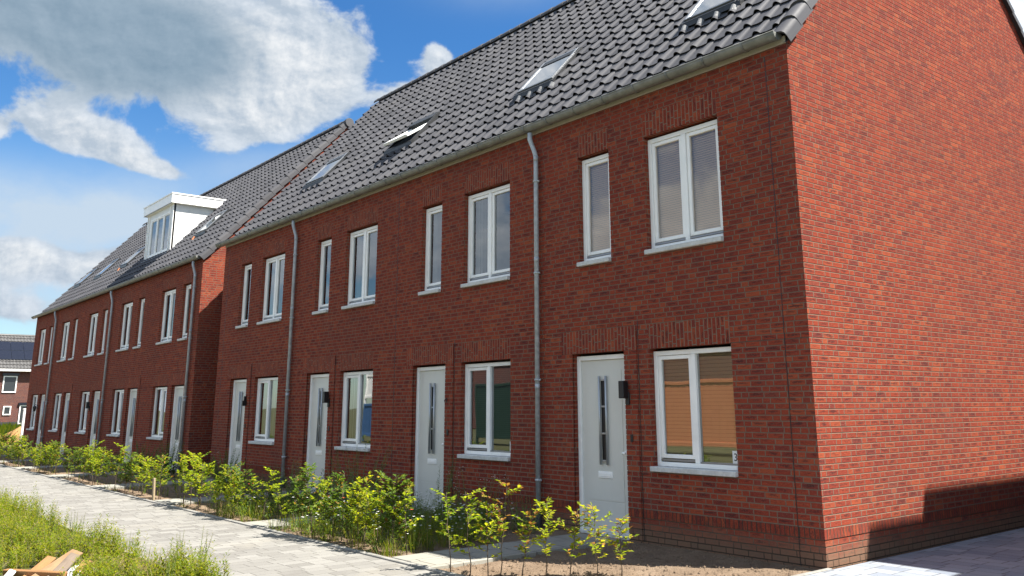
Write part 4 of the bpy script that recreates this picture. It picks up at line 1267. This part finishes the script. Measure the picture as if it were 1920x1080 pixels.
# the rough grass verge left of the path
def verge_growth():
    r = random.Random(33); g = MB()
    def bare(x, y):      # trampled brown patch beside the planks, and the pile itself
        ax, ay, bx, by = -3.3, -6.95, -5.35, -5.85
        t = max(0, min(1, ((x-ax)*(bx-ax)+(y-ay)*(by-ay))/((bx-ax)**2+(by-ay)**2)))
        if math.hypot(x-ax-t*(bx-ax), y-ay-t*(by-ay)) < .42: return True
        return ((x+4.75)/.80)**2+((y+5.32)/.30)**2 < 1
    def blade(p, a, L, wd, mi, up=.85):
        d = Vector((math.cos(a)*(1-up)*1.2, math.sin(a)*(1-up)*1.2, up)).normalized()
        sd = Vector((-math.sin(a), math.cos(a), 0))*wd
        m = p + d*L*.55; e = p + d*L + Vector((math.cos(a)*L*.18, math.sin(a)*L*.18, -L*.05))
        g.face([p-sd*.5, p+sd*.5, m+sd*.4, m-sd*.4], None, mi); g.face([m-sd*.4, m+sd*.4, e], None, mi)
    def bushy(x, y, h, n):
        for s in range(n):
            a = r.uniform(0, 2*PI); q = .10*r.random()
            p = Vector((x, y, -.05)); e = Vector((x+q*math.cos(a), y+q*math.sin(a), h*r.uniform(.6,1)))
            g.face([p-Vector((.0018,0,0)), p+Vector((.0018,0,0)), e], None, 0)
            nl = int(42*h)+5
            for i in range(nl):
                t = .15+.85*(i+r.random())/nl; pp = p.lerp(e, t); an = i*2.4+s
                L = (.075-.038*t)*r.uniform(.7,1.25)
                d = Vector((math.cos(an), math.sin(an), r.uniform(.2,1.0)))
                g.leaf(pp, d, Vector((-math.sin(an), math.cos(an), r.uniform(-.3,.3))), L, L*.27, 0 if r.random() < .8 else 1)
    # density falls with distance; nearest strip first
    for i in range(1300):
        x = -3.3 - 22*r.random()**1.7; y = -5.02 - 2.6*r.random()**1.2
        if bare(x, y): continue
        h = r.uniform(.14,.34)*(1 if y < -5.2 else .75)
        for j in range(5): blade(Vector((x+r.uniform(-.06,.06), y+r.uniform(-.06,.06), -.05)), r.uniform(0, 2*PI), h*r.uniform(.6,1.2), r.uniform(.004,.009), 0 if r.random() < .72 else (1 if r.random() < .6 else 2), r.uniform(.72,.97))
    for i in range(1900):
        x = -3.4 - 17*r.random()**1.5; y = -5.1 - 2.3*r.random()
        if bare(x, y): continue
        cl = mnoise.noise(Vector((x*1.1, y*1.6, 7)))
        if cl < -.28: continue
        bushy(x, y, r.uniform(.20,.36)*(1+.75*max(0, cl)), 3)
    for i in range(60):
        bushy(r.uniform(-3.95, -3.05), r.uniform(-5.35, -4.97), r.uniform(.16,.40), 3)
    for i in range(900):     # flattened straw on the bare patch
        x = -4.75+r.gauss(0, .42); y = -5.32+r.gauss(0, .17)
        a = r.uniform(0, 2*PI); L = r.uniform(.05,.28)
        p = Vector((x, y, -.0+.05*r.random())); e = p+Vector((math.cos(a)*L, math.sin(a)*L, r.uniform(-.02,.04))); sd = Vector((-math.sin(a), math.cos(a), 0))*.0022
        g.face([p-sd, p+sd, e+sd, e-sd], None, 2)
    o = g.build('verge_grass', [M['grass'], M['seed'], M['dry']])
    tag(o, 'rough sunny grass and weeds along the left edge of the path', 'grass', kind='stuff')
verge_growth()
TW = []
for i in range(5):
    st, lf = weed_meshes(60+i, .62, 5, .13, .055, .24, 95, None, True, True)
    TW.append((st.mesh('stem', [M['gstem']]), lf.mesh('foliage', [M['grass'], M['seed'], M['petal']])))
rnd = random.Random(8)
k_ = 0
for (x, y, s) in [(-3.45,-5.15,.62),(-3.75,-5.02,.90),(-3.62,-5.3,.75),(-4.1,-5.12,.78),(-3.95,-5.35,.6),(-3.55,-5.6,.62),(-5.75,-5.1,.5),(-5.9,-5.3,.52),(-6.1,-5.15,.56),(-6.6,-5.2,.66),(-7.2,-5.3,.7),(-7.9,-5.2,.62),(-8.8,-5.25,.66),(-9.6,-5.3,.72),(-10.5,-5.2,.66),(-11.5,-5.3,.7),(-12.5,-5.25,.66),(-13.6,-5.3,.72),(-3.3,-5.45,.7),(-8.3,-5.6,.8),(-6.9,-5.7,.8),(-10,-5.8,.85),(-11.8,-5.9,.9)]:
    st, lf = TW[k_ % 5]; k_ += 1
    lab = 'tall seeding weed spire at the path edge, right of the planks' if x > -4.5 else 'tall seeding weed spire rising above the verge grass behind the planks'
    weed((x, y, -.02), lab, st, lf, None, 'weed spires right of the trampled patch' if x > -4.5 else 'weed spires in the verge grass', 'weed_spire', rnd.uniform(0, 6), s)

# ------------------------------------------------------------------ scrap timber
def plank(label, a, b_, w, th, mat, roll=0):
    A, B = Vector(a), Vector(b_); L = (B-A).length
    m = MB(); m.bbox(0, L, -w/2, w/2, -th/2, th/2, .004)
    d = (B-A).normalized()
    o = m.build('plank', mat)
    q = d.to_track_quat('X', 'Z'); o.rotation_mode = 'QUATERNION'
    from mathutils import Quaternion
    o.rotation_quaternion = q @ Quaternion((1,0,0), roll); o.location = A
    tag(o, label, 'plank', 'scrap timber on the verge')
    return o
plank('longest light plank on top of the scrap pile, pointing up towards the path', (-3.70,-6.62,.08), (-5.52,-5.70,.13), .12, .026, M['wood'], R(22))
plank('orange plank end lying level at the left of the pile', (-4.80,-6.50,.11), (-4.10,-6.13,.13), .055, .055, M['woodor'], R(5))
plank('orange plank behind the longest light plank', (-4.35,-6.42,.08), (-5.42,-5.97,.11), .09, .028, M['woodor'], R(18))
plank('greyed plank under the longest one, half wrapped in white plastic', (-3.75,-6.42,.06), (-5.10,-5.82,.16), .10, .028, M['woodgr'], R(20))
plank('short brown offcut at the right end of the pile', (-4.45,-5.93,.07), (-4.72,-5.78,.13), .11, .04, M['woodor'], R(8))
plank('white painted board at the left edge of the pile', (-3.95,-6.75,.05), (-4.62,-6.47,.14), .06, .02, M['white'], R(25))
def film():
    m = MB(); nx, ny = 30, 14
    P = {}
    for i in range(nx+1):
        for j in range(ny+1):
            u, v = i/nx, j/ny
            x = -3.85-1.0*u; y = -6.18+.36*u + (v-.5)*.30
            z = .05+.10*u*.6 + .055*mnoise.noise(Vector((u*9, v*5, 1))) + .03*mnoise.noise(Vector((u*22, v*13, 4))) - .12*abs(v-.5)
            P[i, j] = (x, y, max(z, -.02))
    for i in range(nx):
        for j in range(ny): m.face([P[i,j],P[i+1,j],P[i+1,j+1],P[i,j+1]], None, 0, False)
    tag(m.build('plastic_sheet', M['film'], weld=True), 'crumpled white plastic sheet lying over the scrap planks', 'plastic sheet')
film()
m = MB(); m.bbox(-.02, .02, -.02, .02, -.1, .40, .004)
o = m.build('wooden_stake', M['stake'], None, (-11.9,-2.95,0), (R(2), R(-2), .4)); tag(o, 'pale square wooden stake at the path edge in front of the hedge', 'stake')
m = MB(); m.tube([(0,0,-.1),(0,0,.36)], .018, 8); tag(m.build('marker_peg', M['poppy'], None, (-12.55,-1.2,0)), 'small red marker peg beside the hedge below the window', 'peg')
m = MB(); m.tube([(0,0,-.1),(0,0,.30)], .018, 8); tag(m.build('marker_peg', M['poppy'], None, (-4.35,-.85,0)), 'small red marker peg at the foot of the nearest downpipe', 'peg')

# ------------------------------------------------------------------ beyond the further row
def back_house():
    t = thing('brick_house', 'distant red brick house with black solar panels on its roof', 'house', (-95, 6, .0))
    x0 = 0; ya, yb = -14, 12
    w = MB()
    w.face([(x0,ya,0),(x0,yb,0),(x0,yb,5.3),(x0,ya,5.3)], [(ya,0),(yb,0),(yb,81),(ya,81)])
    for yy in (ya, yb): w.face([(x0,yy,0),(x0-8,yy,0),(x0-8,yy,5.3),(x0-4,yy,8.9),(x0,yy,5.3)], [(0,0),(8,0),(8,81),(4,137),(0,81)])
    w.face([(x0-8,ya,0),(x0-8,yb,0),(x0-8,yb,5.3),(x0-8,ya,5.3)])
    w.build('wall', M['farbrick'], t)
    p = MB(); p.box(x0-.02, x0+.06, ya, yb, 0, .45); p.build('plinth', M['rubber'], t)
    r = MB(); n = 11
    for c in range(n):
        za, zb = c/n, (c+1)/n; xs = lambda q: x0+.45-4.45*q; zz = lambda q: 5.2+3.85*q
        y = ya-.2
        while y < yb+.2:
            for (p0, p1, h0, h1) in ((0,.15,0,.06),(.15,.3,.06,0)):
                r.face([(xs(za),y+p0,zz(za)+h0+.05),(xs(za),y+p1,zz(za)+h1+.05),(xs(zb),y+p1,zz(zb)+h1),(xs(zb),y+p0,zz(zb)+h0)], None, 0, True)
            y += .3
    r.face([(x0-4,ya-.2,9.05),(x0-8.4,ya-.2,5.2),(x0-8.4,yb+.2,5.2),(x0-4,yb+.2,9.05)])
    r.build('roof', M['fartile'], t)
    rc = MB(); rc.tube([(x0-4,ya-.2,9.06),(x0-4,yb+.2,9.06)], .14, 8); rc.build('ridge_tiles', M['fartile'], t)
    f = MB(); f.box(x0+.25, x0+.55, ya-.2, yb+.2, 5.30, 5.50); f.build('gutter', M['white'], t)
    sp_ = MB(); an = math.atan2(3.85, 4.45)
    for rr in range(2):
        for c in range(22):
            y = yb-.3-1.14*(c+1)
            if y < ya: break
            q0, q1 = .30+rr*.245, .30+rr*.245+.235
            xa, xb2 = x0+.45-4.45*q0, x0+.45-4.45*q1; z0, z1 = 5.2+3.85*q0+.16, 5.2+3.85*q1+.16
            s = MB(); s.face([(xa,y,z0),(xa,y+1.12,z0),(xb2,y+1.12,z1),(xb2,y,z1)]); s.face([(xa,y,z0),(xa,y+1.12,z0),(xa,y+1.12,z0-.05),(xa,y,z0-.05)])
            s.build('solar_panel', M['solar'], t)
    def win(y, w_, z0, h, box=False):
        m = MB(); t_ = .10
        m.box(x0,x0+.08,y,y+t_,z0,z0+h); m.box(x0,x0+.08,y+w_-t_,y+w_,z0,z0+h); m.box(x0,x0+.079,y+t_,y+w_-t_,z0,z0+t_); m.box(x0,x0+.079,y+t_,y+w_-t_,z0+h-t_,z0+h)
        o = m.build('window', M['white'], t)
        g = MB(); g.face([(x0+.03,y+t_,z0+t_),(x0+.03,y+w_-t_,z0+t_),(x0+.03,y+w_-t_,z0+h-t_),(x0+.03,y+t_,z0+h-t_)]); g.build('pane', M['fpane'], o)
        if box:
            g = MB(); g.box(x0,x0+.16,y-.12,y+w_+.12,z0+h+.02,z0+h+.26); g.build('shutter_box', M['solar'], o)
    for (y, w_, z0, h, bx) in WINS: win(y, w_, z0, h, bx)
M['farbrick'] = brick_mat('purple_brickwork', False, False, (.62,.95,1.2))
M['fartile'] = simple('mid_grey_tile', (.11,.105,.10), .5, var=.15, scale=3)
M['fpane'] = simple('dark_window_pane', (.03,.034,.036), .12, var=.1, spec=.6)
WINS = [(1.9, 1.2, 3.25, 1.6, True), (2.2, .68, 1.12, .85, False), (3.6, 1.1, .25, 1.8, True), (-3.5, 1.2, 3.25, 1.6, True), (8.0, 1.2, 3.25, 1.6, True)]

back_house()
def heap():
    m = MB(); n, k_ = 40, 14; P = {}
    for i in range(n):
        for j in range(k_+1):
            a = 2*PI*i/n; q = j/k_
            r = 1.25*q*(1+.25*mnoise.noise(Vector((math.cos(a)*1.5, math.sin(a)*1.5, 2))))
            z = .85*(1-q)**1.1*(1+.2*mnoise.noise(Vector((math.cos(a)*2*q, math.sin(a)*2*q, 5)))) + .07*mnoise.noise(Vector((r*math.cos(a)*4, r*math.sin(a)*4, 1)))
            P[i, j] = (r*math.cos(a), r*math.sin(a)*1.3, z-.06)
    for i in range(n):
        for j in range(k_): m.face([P[i,j],P[i,j+1],P[(i+1)%n,j+1],P[(i+1)%n,j]], None, 0, True)
    tag(m.build('sand_heap', M['sand'], None, (-48, 1.35, 0), weld=True), 'heap of orange building sand beyond the end of the further row', 'sand heap')
heap()
m = MB(); m.bbox(-.09, .09, -.09, .09, -.1, 1.62, .01); m.bbox(-.11, .11, -.11, .11, 1.62, 1.68, .01)
tag(m.build('white_post', M['white'], None, (-45.5, 1.02, 0)), 'white post standing beside the sand heap', 'post')
sheet('rubble_strip', -75, -41, -6, 14, -.10, M['soil'], 60, 30, .08, .6)
def far_grass():
    r = random.Random(4); g = MB()
    for i in range(1600):
        x = r.uniform(-93, -62); y = r.uniform(0, 14); h = r.uniform(.25,.7)
        for j in range(3):
            a = r.uniform(0, 6.28); p = Vector((x+r.uniform(-.3,.3), y+r.uniform(-.3,.3), -.1)); sd = Vector((math.sin(.87), math.cos(.87), 0))*.06
            g.face([p-sd, p+sd, p+Vector((r.uniform(-.1,.1), r.uniform(-.1,.1), h))], None, 0)
    tag(g.build('far_grass', [M['grass']]), 'green grass in front of the distant brick house', 'grass', kind='stuff')
far_grass()
for i, (x, y, s, lab) in enumerate([(-41.6, -.7, 1.25, 'dark bush at the left picture edge below the sand heap'), (-41.0, .35, .95, 'low dark bush at the foot of the white post'), (-43.2, -1.9, 1.2, 'dark bush behind the hedge at the far left')]):
    st, lf = weed_meshes(80+i, .85, 34, .7, .09, .5, 60)
    t = thing('bush', lab, 'bush', (x, y, 0)); t.scale = (s, s, s*.8)
    link('stem', st.mesh('stem', [M['stem']]), t); link('foliage', lf.mesh('foliage', [M['weed'], M['seed'], M['petal']]), t)

# ------------------------------------------------------------------ unseen block across the driveway, shaped to throw the gable's stepped shade
def shade_caster():
    t = thing('shade_block', 'flat roofed brick house across the driveway that shades the gable', 'house', (3.05, 4.6, 0))
    def rows(m):
        m.uv = [[(a, b/.0628) for a, b in q] for q in m.uv]
    w = MB(); w.box(0, 9, 0, 9, -.1, 6.75); rows(w); w.build('wall', M['farbrick'], t)
    w = MB(); w.box(0, 9, -1.28, -.003, -.1, 6.45); rows(w); w.build('wall', M['farbrick'], t)
    w = MB(); w.box(1.05, 9, -3.6, -1.283, -.1, 6.2); rows(w); w.build('wall', M['farbrick'], t)
shade_caster()

# ------------------------------------------------------------------ across the street: seen only mirrored in the panes
def container(label, x, y, L, h, mat, rz=0, z=0):
    t = thing('site_container', label, 'container', (x, y, z), rz)
    b = MB(); n = int(L/.15)
    for i in range(n):
        a, c = L*i/n, L*(i+1)/n; d = .010 if i % 2 else 0
        b.face([(c,d*-1,.30),(a,d*-1,.30),(a,d*-1,h-.1),(c,d*-1,h-.1)])
    b.box(0, L, -2.3, -.05, .30, h-.05); b.build('body', mat, t)
    f = MB()
    for xx in (0, L-.12): f.bbox(xx, xx+.12, -.10, .04, 0, h, .01)
    f.bbox(.12, L-.12, -.10, .03, h-.12, h, .01); f.bbox(.12, L-.12, -.10, .03, .26, .40, .01); f.build('frame', mat, t)
M['orange'] = simple('orange_container_paint', (.48,.175,.08), .5, var=.05)
M['green'] = simple('dark_green_container_paint', (.012,.035,.022), .5, var=.05)
M['bluep'] = simple('blue_container_paint', (.05,.12,.26), .5, var=.05)
container('orange site container across the street, mirrored in the nearest ground floor window', -18.7, -15, 6, 2.45, M['orange'])
container('dark green site container across the street, mirrored in the second window', -27.0, -15, 6, 2.6, M['green'])
container('low blue site container across the street, under the white one', -35.2, -14, 2.6, 1.75, M['bluep'])
container('white site container across the street, stacked on the low blue one', -35.2, -14, 2.6, 1.5, M['white'], 0, 1.76)
def across():
    t = thing('opposite_house', 'red brick house across the street behind the site containers', 'house', (-30, -34, 0))
    w = MB(); w.box(-30, 30, -9, 0, -.1, 5.6); w.uv = [[(a, b_/.0628) for a, b_ in q] for q in w.uv]; w.build('wall', M['farbrick'], t)
    r = MB(); r.face([(-30.3,.4,5.5),(30.3,.4,5.5),(30.3,-4.5,9.5),(-30.3,-4.5,9.5)]); r.face([(-30.3,-9.4,5.5),(30.3,-9.4,5.5),(30.3,-4.5,9.5),(-30.3,-4.5,9.5)]); r.build('roof', M['fartile'], t)
across()
